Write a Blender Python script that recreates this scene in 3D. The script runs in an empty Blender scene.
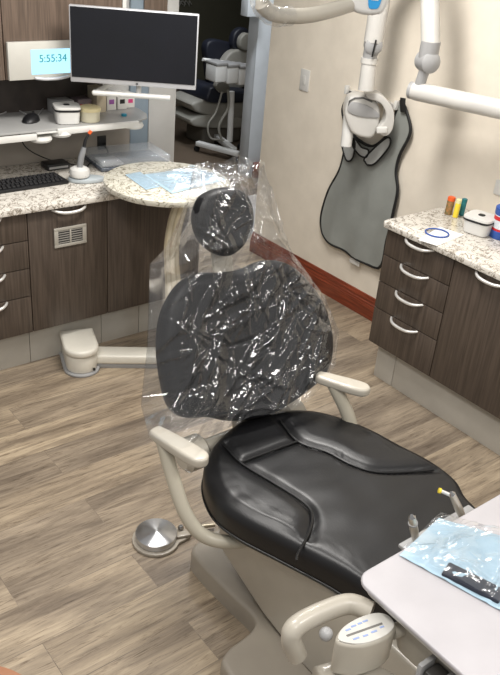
import bpy, bmesh, math, random
import numpy as np
from mathutils import Vector, Matrix, noise
random.seed(7)
S = bpy.context.scene
COL = S.collection
PI = math.pi
W = {}
# ------------------------------------------------------------------ camera
H = 2.1; FPX = 800.0
CR = Matrix(((0.78935541, -0.60874008, 0.07970916), (0.23994748, 0.4254021, 0.87261576), (-0.56510463, -0.66967796, 0.48185909)))
cam = bpy.data.cameras.new('camera'); co = bpy.data.objects.new('camera', cam); COL.objects.link(co)
cam.sensor_fit = 'VERTICAL'; cam.sensor_height = 24; cam.lens = FPX / 675 * 24; cam.clip_start = .05
co.matrix_world = Matrix.Translation((0, 0, H)) @ CR.transposed().to_4x4()
S.camera = co
C0 = Vector((0, 0, H))
def ray(x, y): return CR.transposed() @ Vector(((x - 250) / FPX, -(y - 337.5) / FPX, -1))
def az(x, y, z): d = ray(x, y); return C0 + d * ((z - H) / d.z)
def ay(x, y, Y): d = ray(x, y); return C0 + d * (Y / d.y)
def ax(x, y, X): d = ray(x, y); return C0 + d * (X / d.x)
# ------------------------------------------------------------------ materials
def lin(c): return tuple(((v / 255) / 12.92 if v / 255 <= .04045 else ((v / 255 + .055) / 1.055) ** 2.4) for v in c) + (1,)
def M(name, c, rough=.5, metal=0, bump=0, bscale=60, spec=.5, coat=0, trans=0, alpha=1, emit=None, es=1, c2=None, cs=8, aniso=None):
    m = bpy.data.materials.new(name); m.use_nodes = True
    nt = m.node_tree; b = nt.nodes['Principled BSDF']
    b.inputs['Base Color'].default_value = lin(c); b.inputs['Roughness'].default_value = rough
    b.inputs['Metallic'].default_value = metal; b.inputs['Specular IOR Level'].default_value = spec
    b.inputs['Coat Weight'].default_value = coat; b.inputs['Transmission Weight'].default_value = trans
    b.inputs['Alpha'].default_value = alpha
    if emit: b.inputs['Emission Color'].default_value = lin(emit); b.inputs['Emission Strength'].default_value = es
    tc = nt.nodes.new('ShaderNodeTexCoord'); mp = nt.nodes.new('ShaderNodeMapping')
    nt.links.new(tc.outputs['Object'], mp.inputs['Vector'])
    if aniso: mp.inputs['Scale'].default_value = aniso
    n = nt.nodes.new('ShaderNodeTexNoise'); n.inputs['Scale'].default_value = cs; n.inputs['Detail'].default_value = 5
    nt.links.new(mp.outputs[0], n.inputs['Vector'])
    if c2 is None: c2 = tuple(max(0, int(v * .965)) for v in c)
    r = nt.nodes.new('ShaderNodeValToRGB'); r.color_ramp.elements[0].position = .35; r.color_ramp.elements[1].position = .65
    r.color_ramp.elements[0].color = lin(c2); r.color_ramp.elements[1].color = lin(c)
    nt.links.new(n.outputs['Fac'], r.inputs['Fac']); nt.links.new(r.outputs['Color'], b.inputs['Base Color'])
    if bump:
        n2 = nt.nodes.new('ShaderNodeTexNoise'); n2.inputs['Scale'].default_value = bscale; n2.inputs['Detail'].default_value = 4
        bp_ = nt.nodes.new('ShaderNodeBump'); bp_.inputs['Strength'].default_value = bump; bp_.inputs['Distance'].default_value = .01
        nt.links.new(mp.outputs[0], n2.inputs['Vector'])
        nt.links.new(n2.outputs['Fac'], bp_.inputs['Height']); nt.links.new(bp_.outputs['Normal'], b.inputs['Normal'])
    return m
wall_m = M('cream_paint', (228, 219, 204), .6, bump=.05, bscale=220)
wallw_m = M('pale_grey_paint', (178, 178, 176), .55)
glassgrey_m = M('blue_grey_panel', (128, 142, 154), .35)
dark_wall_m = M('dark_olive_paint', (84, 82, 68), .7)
dark_floor_m = M('dark_brown_carpet', (88, 74, 60), .9, bump=.3, bscale=300)
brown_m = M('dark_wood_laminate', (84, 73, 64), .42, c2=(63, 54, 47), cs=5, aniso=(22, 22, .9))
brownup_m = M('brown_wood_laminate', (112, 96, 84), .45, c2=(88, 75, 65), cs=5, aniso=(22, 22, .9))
browndk_m = M('dark_back_panel', (62, 54, 50), .5, c2=(50, 44, 40), cs=5, aniso=(3, 3, 3))
carc_m = M('cabinet_carcass', (40, 34, 30), .6)
toe_m = M('grey_kick_laminate', (186, 182, 173), .45, c2=(178, 174, 165))
chrome_m = M('brushed_steel', (228, 227, 224), .34, .55)
chrome2_m = M('polished_chrome', (190, 190, 190), .12, 1)
beige_m = M('beige_plastic', (180, 174, 161), .34, coat=.25)
beiged_m = M('warm_grey_plastic', (158, 150, 137), .38, coat=.2)
white_m = M('white_plastic', (212, 211, 207), .35)
offw_m = M('off_white_enamel', (200, 198, 193), .3, coat=.3)
grey_m = M('light_grey_plastic', (156, 156, 156), .4)
leather_m = M('black_leather', (21, 21, 23), .37, bump=.04, bscale=160, spec=.42, c2=(19, 19, 20))
leather2_m = M('black_leather_piping', (12, 12, 13), .4)
leatherb_m = M('black_backrest_vinyl', (18, 18, 20), .45, spec=.2, c2=(16, 16, 18))
navy_m = M('navy_upholstery', (26, 30, 42), .5)
black_m = M('black_plastic', (22, 22, 24), .45)
screen_m = M('screen_black', (24, 25, 30), .22, spec=.4)
silver_m = M('silver_plastic', (196, 197, 200), .35, .3)
rubber_m = M('black_rubber', (18, 18, 18), .6)
apron_m = M('grey_lead_vinyl', (142, 145, 141), .4, bump=.1, bscale=24, c2=(134, 137, 133))
apronl_m = M('light_grey_vinyl', (172, 174, 172), .4)
wood_m = M('mahogany', (136, 62, 38), .35, coat=.2, c2=(98, 42, 25), cs=6, aniso=(12, 1, 20))
paper_m = M('white_paper', (232, 232, 230), .7)
bluering_m = M('blue_plastic', (42, 82, 160), .35)
teal_m = M('teal_plastic', (30, 140, 170), .35)
orange_m = M('orange_plastic', (226, 96, 40), .4)
kraft_m = M('brown_label', (160, 110, 62), .5, c2=(90, 92, 60), cs=60)
yellow_m = M('yellow_plastic', (232, 206, 60), .4)
tealdk_m = M('dark_teal_plastic', (30, 110, 116), .4)
cream_m = M('cream_plastic', (226, 214, 168), .4)
red_m = M('red_print', (200, 40, 44), .5)
purple_m = M('purple_print', (140, 80, 150), .5)
tan_m = M('tan_blur_colour', (150, 104, 76), .45)
boxw_m = M('box_cream_plastic', (222, 218, 206), .35, coat=.2)
frame_m = M('grey_hall_paint', (196, 200, 204), .5)
smoke_m = M('frosted_glass', (182, 182, 180), .25, alpha=.72, spec=.6)
clear_m = M('clear_plastic', (215, 222, 230), .08, alpha=.33, spec=.9, bump=.3, bscale=20)
lcd_m = M('screen_blue', (40, 60, 70), .4, emit=(168, 222, 250), es=.95, c2=(40, 60, 70))
lcdt_m = M('screen_text', (10, 40, 44), .5, emit=(20, 140, 140), es=.7)
lblue_m = M('pale_blue_film', (170, 196, 212), .3, bump=.3, bscale=40)
bluetx_m = M('blue_print', (140, 158, 200), .5)
greytx_m = M('grey_print', (110, 108, 104), .5)

def granite(name='white_granite', base=(214, 209, 200), g=(170, 162, 150), sc=19):
    m = bpy.data.materials.new(name); m.use_nodes = True; nt = m.node_tree; b = nt.nodes['Principled BSDF']
    tc = nt.nodes.new('ShaderNodeTexCoord')
    n1 = nt.nodes.new('ShaderNodeTexNoise'); n1.inputs['Scale'].default_value = sc; n1.inputs['Detail'].default_value = 5; n1.inputs['Distortion'].default_value = 1.6
    r1 = nt.nodes.new('ShaderNodeValToRGB'); e = r1.color_ramp.elements
    W_ = lin(base); D = lin((84, 76, 68)); G = lin(g)
    e[0].position = .40; e[0].color = W_; e[1].position = .6; e[1].color = W_
    for p, c in ((.462, W_), (.49, G), (.503, D), (.516, G), (.54, W_)):
        k = e.new(p); k.color = c
    n2 = nt.nodes.new('ShaderNodeTexNoise'); n2.inputs['Scale'].default_value = 40; n2.inputs['Detail'].default_value = 6; n2.inputs['Distortion'].default_value = .8
    r2 = nt.nodes.new('ShaderNodeValToRGB'); e = r2.color_ramp.elements
    e[0].position = .28; e[0].color = lin((150, 140, 128)); e[1].position = .42; e[1].color = (1, 1, 1, 1)
    mx = nt.nodes.new('ShaderNodeMixRGB'); mx.blend_type = 'MULTIPLY'; mx.inputs[0].default_value = .85
    for n in (n1, n2): nt.links.new(tc.outputs['Object'], n.inputs['Vector'])
    nt.links.new(n1.outputs['Fac'], r1.inputs[0]); nt.links.new(n2.outputs['Fac'], r2.inputs[0])
    nt.links.new(r1.outputs[0], mx.inputs[1]); nt.links.new(r2.outputs[0], mx.inputs[2]); nt.links.new(mx.outputs[0], b.inputs['Base Color'])
    b.inputs['Roughness'].default_value = .25
    return m
granite_m = granite()
granite2_m = granite('table_granite', (204, 200, 186), (150, 144, 126), 20)
def planks():
    m = bpy.data.materials.new('grey_wood_planks'); m.use_nodes = True; nt = m.node_tree; b = nt.nodes['Principled BSDF']; L = nt.links.new
    N = lambda t: nt.nodes.new('ShaderNode' + t)
    tc = N('TexCoord')
    br = N('TexBrick'); br.offset = .37; br.inputs['Scale'].default_value = 1; br.inputs['Brick Width'].default_value = 1.15; br.inputs['Row Height'].default_value = .18
    br.inputs['Mortar Size'].default_value = .0014; br.inputs['Mortar Smooth'].default_value = .2
    br.inputs['Color1'].default_value = (0, 0, 0, 1); br.inputs['Color2'].default_value = (1, 1, 1, 1); br.inputs['Mortar'].default_value = (0, 0, 0, 1); br.inputs['Bias'].default_value = 0
    L(tc.outputs['Object'], br.inputs['Vector'])
    # offset the grain per plank
    mulv = N('VectorMath'); mulv.operation = 'MULTIPLY_ADD'; mulv.inputs[1].default_value = (7.3, 3.1, 0)
    L(br.outputs['Color'], mulv.inputs[0]); L(tc.outputs['Object'], mulv.inputs[2])
    mp = N('Mapping'); mp.inputs['Scale'].default_value = (3.2, 34, 1); L(mulv.outputs[0], mp.inputs['Vector'])
    n1 = N('TexNoise'); n1.inputs['Scale'].default_value = 1; n1.inputs['Detail'].default_value = 8; n1.inputs['Roughness'].default_value = .68; n1.inputs['Distortion'].default_value = .9; L(mp.outputs[0], n1.inputs['Vector'])
    mp2 = N('Mapping'); mp2.inputs['Scale'].default_value = (1.3, 7, 1); L(mulv.outputs[0], mp2.inputs['Vector'])
    n2 = N('TexNoise'); n2.inputs['Scale'].default_value = 1; n2.inputs['Detail'].default_value = 3; n2.inputs['Distortion'].default_value = .6; L(mp2.outputs[0], n2.inputs['Vector'])
    r1 = N('ValToRGB'); e = r1.color_ramp.elements; e[0].position = .30; e[0].color = lin((124, 113, 102)); e[1].position = .70; e[1].color = lin((196, 184, 167))
    k = e.new(.45); k.color = lin((160, 149, 135)); L(n1.outputs['Fac'], r1.inputs[0])
    r2 = N('ValToRGB'); e = r2.color_ramp.elements; e[0].position = .3; e[0].color = lin((186, 181, 178)); e[1].position = .62; e[1].color = lin((255, 252, 246)); L(n2.outputs['Fac'], r2.inputs[0])
    mp4 = N('Mapping'); mp4.inputs['Scale'].default_value = (7, 95, 1); L(mulv.outputs[0], mp4.inputs['Vector'])
    n4 = N('TexNoise'); n4.inputs['Scale'].default_value = 1; n4.inputs['Detail'].default_value = 6; n4.inputs['Roughness'].default_value = .7; n4.inputs['Distortion'].default_value = 1.6; L(mp4.outputs[0], n4.inputs['Vector'])
    r4 = N('ValToRGB'); e = r4.color_ramp.elements; e[0].position = .33; e[0].color = lin((170, 160, 150)); e[1].position = .47; e[1].color = (1, 1, 1, 1); L(n4.outputs['Fac'], r4.inputs[0])
    mx0 = N('MixRGB'); mx0.blend_type = 'MULTIPLY'; mx0.inputs[0].default_value = .9; L(r1.outputs[0], mx0.inputs[1]); L(r4.outputs[0], mx0.inputs[2])
    mx = N('MixRGB'); mx.blend_type = 'MULTIPLY'; mx.inputs[0].default_value = 1; L(mx0.outputs[0], mx.inputs[1]); L(r2.outputs[0], mx.inputs[2])
    r3 = N('ValToRGB'); e = r3.color_ramp.elements; e[0].color = lin((222, 219, 216)); e[1].color = lin((255, 250, 240)); L(br.outputs['Color'], r3.inputs[0])
    mx2 = N('MixRGB'); mx2.blend_type = 'MULTIPLY'; mx2.inputs[0].default_value = 1; L(mx.outputs[0], mx2.inputs[1]); L(r3.outputs[0], mx2.inputs[2])
    mx3 = N('MixRGB'); mx3.inputs[2].default_value = lin((84, 72, 62)); L(mx2.outputs[0], mx3.inputs[1])
    ml = N('Math'); ml.operation = 'MULTIPLY'; ml.inputs[1].default_value = .25; L(br.outputs['Fac'], ml.inputs[0]); L(ml.outputs[0], mx3.inputs[0])
    L(mx3.outputs[0], b.inputs['Base Color']); b.inputs['Roughness'].default_value = .42
    bu = N('Bump'); bu.inputs['Strength'].default_value = .25; bu.inputs['Distance'].default_value = .004; L(n1.outputs['Fac'], bu.inputs['Height']); L(bu.outputs[0], b.inputs['Normal'])
    return m
planks_m = planks()
def film(name, tint, base=.10, rough=.14, scale=9, strength=.9, gain=1.0):
    m = bpy.data.materials.new(name); m.use_nodes = True; nt = m.node_tree; L = nt.links.new
    nt.nodes.remove(nt.nodes['Principled BSDF']); out = nt.nodes['Material Output']
    N = lambda t: nt.nodes.new('ShaderNode' + t)
    tc = N('TexCoord'); n = N('TexNoise'); n.inputs['Scale'].default_value = scale; n.inputs['Detail'].default_value = 3; n.inputs['Distortion'].default_value = 1.2
    n.noise_type = 'RIDGED_MULTIFRACTAL'
    L(tc.outputs['Object'], n.inputs['Vector'])
    bu = N('Bump'); bu.inputs['Strength'].default_value = strength; bu.inputs['Distance'].default_value = .012; L(n.outputs['Fac'], bu.inputs['Height'])
    g = N('BsdfGlossy'); g.inputs['Roughness'].default_value = rough; g.inputs['Color'].default_value = (1, 1, 1, 1); L(bu.outputs[0], g.inputs['Normal'])
    d = N('BsdfDiffuse'); d.inputs['Color'].default_value = lin(tint)
    t = N('BsdfTransparent'); t.inputs['Color'].default_value = (.97, .975, .98, 1)
    f = N('Fresnel'); f.inputs['IOR'].default_value = 1.5; L(bu.outputs[0], f.inputs['Normal'])
    mu = N('Math'); mu.operation = 'MULTIPLY_ADD'; mu.use_clamp = True; mu.inputs[1].default_value = 1.6 * gain; mu.inputs[2].default_value = base; L(f.outputs[0], mu.inputs[0])
    mi = N('Math'); mi.operation = 'MINIMUM'; mi.inputs[1].default_value = .33; L(mu.outputs[0], mi.inputs[0]); mu = mi
    m1 = N('MixShader'); L(mu.outputs[0], m1.inputs[0]); L(t.outputs[0], m1.inputs[1]); L(g.outputs[0], m1.inputs[2])
    m2 = N('MixShader'); m2.inputs[0].default_value = .018; L(m1.outputs[0], m2.inputs[1]); L(d.outputs[0], m2.inputs[2])
    L(m2.outputs[0], out.inputs['Surface'])
    return m
film_m = film('clear_film', (235, 238, 242), base=.0, rough=.10, scale=5, strength=.12, gain=.95)
film2_m = film('clear_pouch_film', (220, 232, 240), base=.05, rough=.15, scale=14, strength=.25)

# ------------------------------------------------------------------ mesh helpers
def nb(): return bmesh.new()
def wm(o): return W.get(o.name, Matrix.Identity(4))
def obj(name, bm, m, parent=None, smooth=True, angle=40, sub=0):
    bmesh.ops.recalc_face_normals(bm, faces=bm.faces)
    if parent is None:
        xs = [v.co for v in bm.verts]
        o0 = Vector(((min(v.x for v in xs) + max(v.x for v in xs)) / 2, (min(v.y for v in xs) + max(v.y for v in xs)) / 2, min(v.z for v in xs)))
        mw = Matrix.Translation(o0)
    else: mw = wm(parent)
    bm.transform(mw.inverted())
    me = bpy.data.meshes.new(name); bm.to_mesh(me); bm.free()
    ms = m if isinstance(m, (list, tuple)) else [m]
    for x in ms: me.materials.append(x)
    if smooth:
        me.polygons.foreach_set('use_smooth', [True] * len(me.polygons))
        try: me.set_sharp_from_angle(angle=math.radians(angle))
        except Exception: pass
    o = bpy.data.objects.new(name, me); COL.objects.link(o)
    if parent is None: o.matrix_world = mw; W[o.name] = mw
    else: o.parent = parent; W[o.name] = mw
    if sub:
        s = o.modifiers.new('sub', 'SUBSURF'); s.levels = sub; s.render_levels = sub
    return o
def tag(o, label, cat, group=None, kind=None):
    if label: o['label'] = label
    if cat: o['category'] = cat
    if group: o['group'] = group
    if kind: o['kind'] = kind
    return o
def thing(name, label, cat, loc, rz=0, group=None):
    o = bpy.data.objects.new(name, None); COL.objects.link(o); o.empty_display_size = .05
    mw = Matrix.Translation(loc) @ Matrix.Rotation(rz, 4, 'Z'); o.matrix_world = mw; W[o.name] = mw
    return tag(o, label, cat, group)
def struct(name, bm, m, parent=None, **k):
    o = obj(name, bm, m, parent, **k)
    if parent is None: o['kind'] = 'structure'
    return o
def bevel(bm, w, seg=2, geom=None):
    if w > 0: bmesh.ops.bevel(bm, geom=list(bm.edges) if geom is None else geom, offset=w, segments=seg, profile=.5, affect='EDGES', clamp_overlap=True)
def join(bm, b2):
    me = bpy.data.meshes.new('t'); b2.to_mesh(me); b2.free(); bm.from_mesh(me); bpy.data.meshes.remove(me)
    return bm
def box(bm, x0, x1, y0, y1, z0, z1, bev=0, seg=2, mat=None):
    b = bmesh.new(); r = bmesh.ops.create_cube(b, size=1)
    for v in b.verts: v.co = Vector((x0 + (v.co.x + .5) * (x1 - x0), y0 + (v.co.y + .5) * (y1 - y0), z0 + (v.co.z + .5) * (z1 - z0)))
    bevel(b, bev, seg)
    if mat is not None: b.transform(mat)
    return join(bm, b)
def frame(o, u, v):
    u = Vector(u).normalized(); n = u.cross(Vector(v)).normalized(); v = n.cross(u)
    m = Matrix((u, v, n)).transposed().to_4x4(); m.translation = Vector(o); return m
def prism(bm, pts, d0, d1, mat=None, bev=0, seg=2, both=True):
    b = bmesh.new()
    lo = [b.verts.new((p[0], p[1], d0)) for p in pts]; hi = [b.verts.new((p[0], p[1], d1)) for p in pts]
    n = len(pts); b.faces.new(lo[::-1]); b.faces.new(hi)
    for i in range(n): b.faces.new((lo[i], lo[(i + 1) % n], hi[(i + 1) % n], hi[i]))
    bmesh.ops.recalc_face_normals(b, faces=b.faces)
    if bev:
        eds = [e for e in b.edges if abs(e.verts[0].co.z - e.verts[1].co.z) < 1e-6 and (both or e.verts[0].co.z > (d0 + d1) / 2)]
        bevel(b, bev, seg, eds)
    if mat is not None: b.transform(mat)
    return join(bm, b)
def cr(pts, n=8, closed=False):
    P = [Vector(p) for p in pts]; out = []; L = len(P)
    rng = range(L) if closed else range(L - 1)
    for i in rng:
        if closed: a, b, c, d = P[(i - 1) % L], P[i], P[(i + 1) % L], P[(i + 2) % L]
        else: a = P[i - 1] if i else P[0] * 2 - P[1]; b = P[i]; c = P[i + 1]; d = P[i + 2] if i + 2 < L else P[-1] * 2 - P[-2]
        for k in range(n):
            t = k / n; out.append(.5 * ((2 * b) + (c - a) * t + (2 * a - 5 * b + 4 * c - d) * t * t + (3 * b - a - 3 * c + d) * t ** 3))
    if not closed: out.append(P[-1])
    return out
def tube(bm, pts, r, n=14, flat=1, caps=True, up=None):
    P = [Vector(p) for p in pts]; rings = []; prev = None
    for i, p in enumerate(P):
        t = (P[min(i + 1, len(P) - 1)] - P[max(i - 1, 0)]).normalized()
        if prev is None:
            a = Vector(up) if up else (Vector((0, 0, 1)) if abs(t.z) < .9 else Vector((1, 0, 0)))
            a = (a - t * a.dot(t)).normalized()
        else: a = (prev - t * prev.dot(t)).normalized()
        prev = a; b = t.cross(a)
        rr = r[i] if isinstance(r, (list, tuple)) else r
        rings.append([bm.verts.new(p + a * (math.cos(2 * PI * k / n) * rr * flat) + b * (math.sin(2 * PI * k / n) * rr)) for k in range(n)])
    for i in range(len(rings) - 1):
        for k in range(n): bm.faces.new((rings[i][k], rings[i][(k + 1) % n], rings[i + 1][(k + 1) % n], rings[i + 1][k]))
    if caps: bm.faces.new(rings[0][::-1]); bm.faces.new(rings[-1])
    return bm
def lathe(bm, prof, n=32, mat=None, sq=0, cap=True):
    b = bmesh.new(); rings = []
    def rad(a, r):
        if not sq: return r
        return r / ((abs(math.cos(a)) ** sq + abs(math.sin(a)) ** sq) ** (1 / sq))
    for r, z in prof: rings.append([b.verts.new((rad(2 * PI * k / n, r) * math.cos(2 * PI * k / n), rad(2 * PI * k / n, r) * math.sin(2 * PI * k / n), z)) for k in range(n)])
    for i in range(len(rings) - 1):
        for k in range(n): b.faces.new((rings[i][k], rings[i][(k + 1) % n], rings[i + 1][(k + 1) % n], rings[i + 1][k]))
    if cap: b.faces.new(rings[0][::-1]); b.faces.new(rings[-1])
    if mat is not None: b.transform(mat)
    return join(bm, b)
def T(x, y, z, rz=0, rx=0, ry=0): return Matrix.Translation((x, y, z)) @ Matrix.Rotation(rz, 4, 'Z') @ Matrix.Rotation(rx, 4, 'X') @ Matrix.Rotation(ry, 4, 'Y')
def cushion(bm, pts, mat, th, rnd=.03, dome=.015, rings=14, fn=None):
    """closed outline in the frame's xy, thickness th along z (0..th), rounded rim"""
    n = len(pts); c = Vector((sum(p[0] for p in pts) / n, sum(p[1] for p in pts) / n, 0)); b = bmesh.new(); R = []
    def ring(s, z, inset):
        vs = []
        for p in pts:
            d = Vector((p[0], p[1], 0)) - c; l = d.length
            q = c + d * (s * (l - inset) / l); zz = z(q, s) if callable(z) else z
            vs.append(b.verts.new((q.x, q.y, zz)))
        return vs
    R.append(ring(1, 0, rnd))
    for k in range(1, 5): a = k / 5 * PI / 2; R.append(ring(1, rnd * (1 - math.cos(a)), rnd * (1 - math.sin(a))))
    R.append(ring(1, rnd, 0)); R.append(ring(1, th - rnd, 0))
    topz = lambda q, s: th + dome * (1 - s * s) + (fn(q, s) if fn else 0)
    for k in range(1, 5): a = k / 5 * PI / 2; R.append(ring(1, th - rnd + rnd * math.sin(a), rnd * (1 - math.cos(a))))
    for k in range(rings): R.append(ring(1 - k / rings, topz, rnd))
    for i in range(len(R) - 1):
        for k in range(n): b.faces.new((R[i][k], R[i][(k + 1) % n], R[i + 1][(k + 1) % n], R[i + 1][k]))
    cv = b.verts.new((c.x, c.y, topz(c, 0)))
    for k in range(n): b.faces.new((R[-1][k], R[-1][(k + 1) % n], cv))
    b.faces.new(R[0][::-1])
    b.transform(mat); return join(bm, b)
def text(name, s, size, mat4, m, parent=None, ext=.0006, label=None):
    c = bpy.data.curves.new(name, 'FONT'); c.body = s; c.size = size; c.align_x = 'CENTER'; c.align_y = 'CENTER'; c.extrude = ext
    o = bpy.data.objects.new('tmp', c); COL.objects.link(o)
    dg = bpy.context.evaluated_depsgraph_get(); me = bpy.data.meshes.new_from_object(o.evaluated_get(dg)); bpy.data.objects.remove(o)
    bm = bmesh.new(); bm.from_mesh(me); bm.transform(mat4)
    return obj(name, bm, m, parent, smooth=False)

def creases(n, x0, x1, y0, y1, a0, a1, l0, l1, w0, w1, seed):
    r = random.Random(seed); out = []
    for k in range(n):
        a = math.radians(r.uniform(a0, a1)); w = r.uniform(w0, w1)
        out.append((r.uniform(x0, x1), r.uniform(y0, y1), math.cos(a), math.sin(a), r.uniform(l0, l1), w, w * r.uniform(.45, 1.0) * (1 if r.random() < .75 else -.6), r.uniform(-.7, .7), r.uniform(-3, 3)))
    return np.array(out)
def crease_height(X, Y, C):
    Z = np.zeros_like(X)
    for cx, cy, ca, sa, L, w, h, skew, bend in C:
        dx = X - cx; dy = Y - cy; t = dx * ca + dy * sa; d = -dx * sa + dy * ca - bend * t * t
        e = np.clip(1 - (t / L) ** 2, 0, 1); ww = w * (.35 + .65 * e)
        up = np.clip(1 - np.where(d > 0, d / (ww * (1 + skew)), -d / (ww * (1 - skew))), 0, 1)
        Z += h * up * e
    return Z
# ================================================================== SETTING
b = nb(); box(b, -1.2, 3.4, -1.2, 4.9, -.05, 0); struct('floor', b, planks_m)
b = nb(); box(b, 1.6, 7.2, 4.9, 8.4, -.05, 0); o = struct('floor_far', b, dark_floor_m)
b = nb(); box(b, 3.225, 3.36, -1.2, 3.885, 0, 2.65); struct('wall_right', b, wall_m)
b = nb(); box(b, -1.2, 2.46, 3.75, 3.885, 0, 2.65); box(b, 2.46, 3.225, 3.75, 3.885, 2.1, 2.65); struct('wall_back', b, wallw_m)
# baseboard, moulded profile swept along y
prof = [(0, 0), (.022, 0), (.022, .078), (.018, .084), (.018, .094), (.013, .100), (.013, .114), (.008, .122), (.006, .132), (0, .135)]
b = nb(); prism(b, prof, 0, 5.08, frame((3.2245, -1.195, 0), (-1, 0, 0), (0, 0, 1))); struct('baseboard_right', b, wood_m, smooth=False)
# corridor and far room
b = nb(); box(b, 4.17, 7.2, 5.17, 5.27, 0, 2.65); struct('wall_corridor', b, wall_m)
b = nb(); box(b, 4.145, 4.36, 5.15, 5.169, 0, 2.65, .004); box(b, 4.15, 4.169, 5.169, 5.28, 0, 2.65, .003); struct('trim_1', b, frame_m)
b = nb(); box(b, 4.365, 7.2, 5.145, 5.169, 0, .13, .005); box(b, 4.20, 4.35, 5.12, 5.149, 0, .135, .006); struct('baseboard_corridor', b, wood_m)
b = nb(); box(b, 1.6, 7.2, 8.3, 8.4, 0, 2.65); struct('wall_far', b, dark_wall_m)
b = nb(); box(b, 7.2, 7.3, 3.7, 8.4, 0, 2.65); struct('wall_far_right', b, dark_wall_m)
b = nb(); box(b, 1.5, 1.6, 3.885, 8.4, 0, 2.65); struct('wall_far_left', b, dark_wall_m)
b = nb(); box(b, 3.36, 7.2, 3.785, 3.885, 0, 2.65); struct('wall_corridor_near', b, wallw_m)
b = nb(); box(b, 1.5, 7.3, 3.75, 8.4, 2.65, 2.75); struct('ceiling', b, wallw_m)

# back wall cladding (grey backsplash, dark panel, end panels)
b = nb(); box(b, -1.2, 2.18, 3.735, 3.75, .84, 1.08); struct('trim_2', b, M('grey_backsplash', (150, 143, 134), .5))
b = nb(); box(b, -1.2, 2.02, 3.735, 3.75, 1.08, 1.33); struct('trim_3', b, browndk_m)
b = nb(); box(b, 2.18, 2.29, 3.73, 3.75, .0, 2.65, .002); struct('trim_4', b, glassgrey_m)
b = nb(); box(b, 2.29, 2.46, 3.722, 3.75, .0, 2.65, .003); struct('trim_5', b, wallw_m)

# ================================================================== CABINETS
def handle(name, centre, axis, out, parent, half=.083):
    """arc pull: axis along its length, out away from the face"""
    a = Vector(axis); o_ = Vector(out); c = Vector(centre); P = []; R = []
    for k in range(17):
        t = k / 16 * 2 - 1
        P.append(c + a * (t * half) + o_ * (.032 * (1 - t ** 4) - .002) + Vector((0, 0, -.012 * (1 - t * t))))
        R.append(.0075 - .002 * abs(t) ** 3)
    return obj(name, tube(nb(), P, R, 10), chrome_m, parent)
def front(name, plane, a0, a1, z0, z1, parent, m=None, th=.02):
    b = nb(); g = .0022
    if plane[0] == 'y': box(b, a0 + g, a1 - g, plane[1], plane[1] + th, z0 + g, z1 - g, .0012)
    else: box(b, plane[1], plane[1] + th, a0 + g, a1 - g, z0 + g, z1 - g, .0012)
    return obj(name, b, m or brown_m, parent)
ZL = [.21, .402, .541, .677, .81]
def drawer_unit(name, label, plane, a0, a1, back):
    if plane[0] == 'y': t = thing(name, label, 'cabinet', ((a0 + a1) / 2, plane[1] + .28, 0))
    else: t = thing(name, label, 'cabinet', (plane[1] + .25, (a0 + a1) / 2, 0))
    b = nb()
    if plane[0] == 'y': box(b, a0, a1, plane[1] + .021, back, .212, .808)
    else: box(b, plane[1] + .021, back, a0, a1, .212, .808)
    obj('carcass', b, carc_m, t, smooth=False)
    for i in range(4):
        d = front('drawer', plane, a0, a1, ZL[i], ZL[i + 1], t)
        zc = ZL[i + 1] - .012 if i == 3 and plane[0] == 'x' else ZL[i + 1] - .016
        zc = ZL[i + 1] - .008
        if plane[0] == 'y': handle('handle', ((a0 + a1) / 2, plane[1] - .001, zc), (1, 0, 0), (0, -1, 0), d)
        else: handle('handle', (plane[1] - .001, (a0 + a1) / 2, zc), (0, 1, 0), (-1, 0, 0), d)
    return t
YL = 3.18; XR = 2.72
drawer_unit('drawer_cabinet', 'dark brown four drawer cabinet at the left frame edge under the keyboard', ('y', YL), .94, 1.341, 3.73)
t = thing('door_cabinet', 'dark brown cabinet whose tall door has a small steel vent grille', 'cabinet', (1.54, 3.45, 0))
b = nb(); box(b, 1.341, 1.738, YL + .021, 3.73, .212, .808); obj('carcass', b, carc_m, t, smooth=False)
d = front('door', ('y', YL), 1.341, 1.738, .21, .81, t); handle('handle', (1.545, YL - .001, .80), (1, 0, 0), (0, -1, 0), d)
g = nb(); vx0, vx1, vz0, vz1 = 1.464, 1.626, .617, .712
for q in ((vx0, vx1, vz0, vz0 + .014), (vx0, vx1, vz1 - .014, vz1), (vx0, vx0 + .02, vz0 + .014, vz1 - .014), (vx1 - .02, vx1, vz0 + .014, vz1 - .014), (1.541, 1.549, vz0 + .014, vz1 - .014)):
    box(g, q[0], q[1], YL - .007, YL - .0005, q[2], q[3], .0015)
v = obj('vent_grille', g, M('grille_steel', (176, 172, 162), .4, .2), d)
g = nb(); box(g, vx0 + .01, vx1 - .01, YL - .0012, YL - .0003, vz0 + .01, vz1 - .01); obj('vent_recess', g, black_m, v, smooth=False)
g = nb()
for k in range(6): zz = vz0 + .019 + k * .0112; box(g, vx0 + .02, vx1 - .02, YL - .0055, YL - .0014, zz, zz + .0042)
obj('louvre', g, M('louvre_steel', (150, 147, 140), .4, .2), v, smooth=False)
t = thing('end_cabinet', 'plain dark brown cabinet under the round granite table, right of the vented door', 'cabinet', (2.0, 3.45, 0))
b = nb(); box(b, 1.738, 2.265, YL + .021, 3.70, .212, .808); box(b, 2.265, 2.28, YL, 3.70, .21, .81); obj('carcass', b, brown_m, t, smooth=False)
front('door', ('y', YL), 1.738, 2.265, .21, .81, t)
for i, (a, c) in enumerate(((.94, 1.352), (1.352, 1.742), (1.742, 1.965), (1.965, 2.26))):
    b = nb(); box(b, a + .0015, c - .0015, 3.259, 3.275, 0, .209, .001); struct('trim_%d' % (6 + i), b, toe_m)
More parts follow.
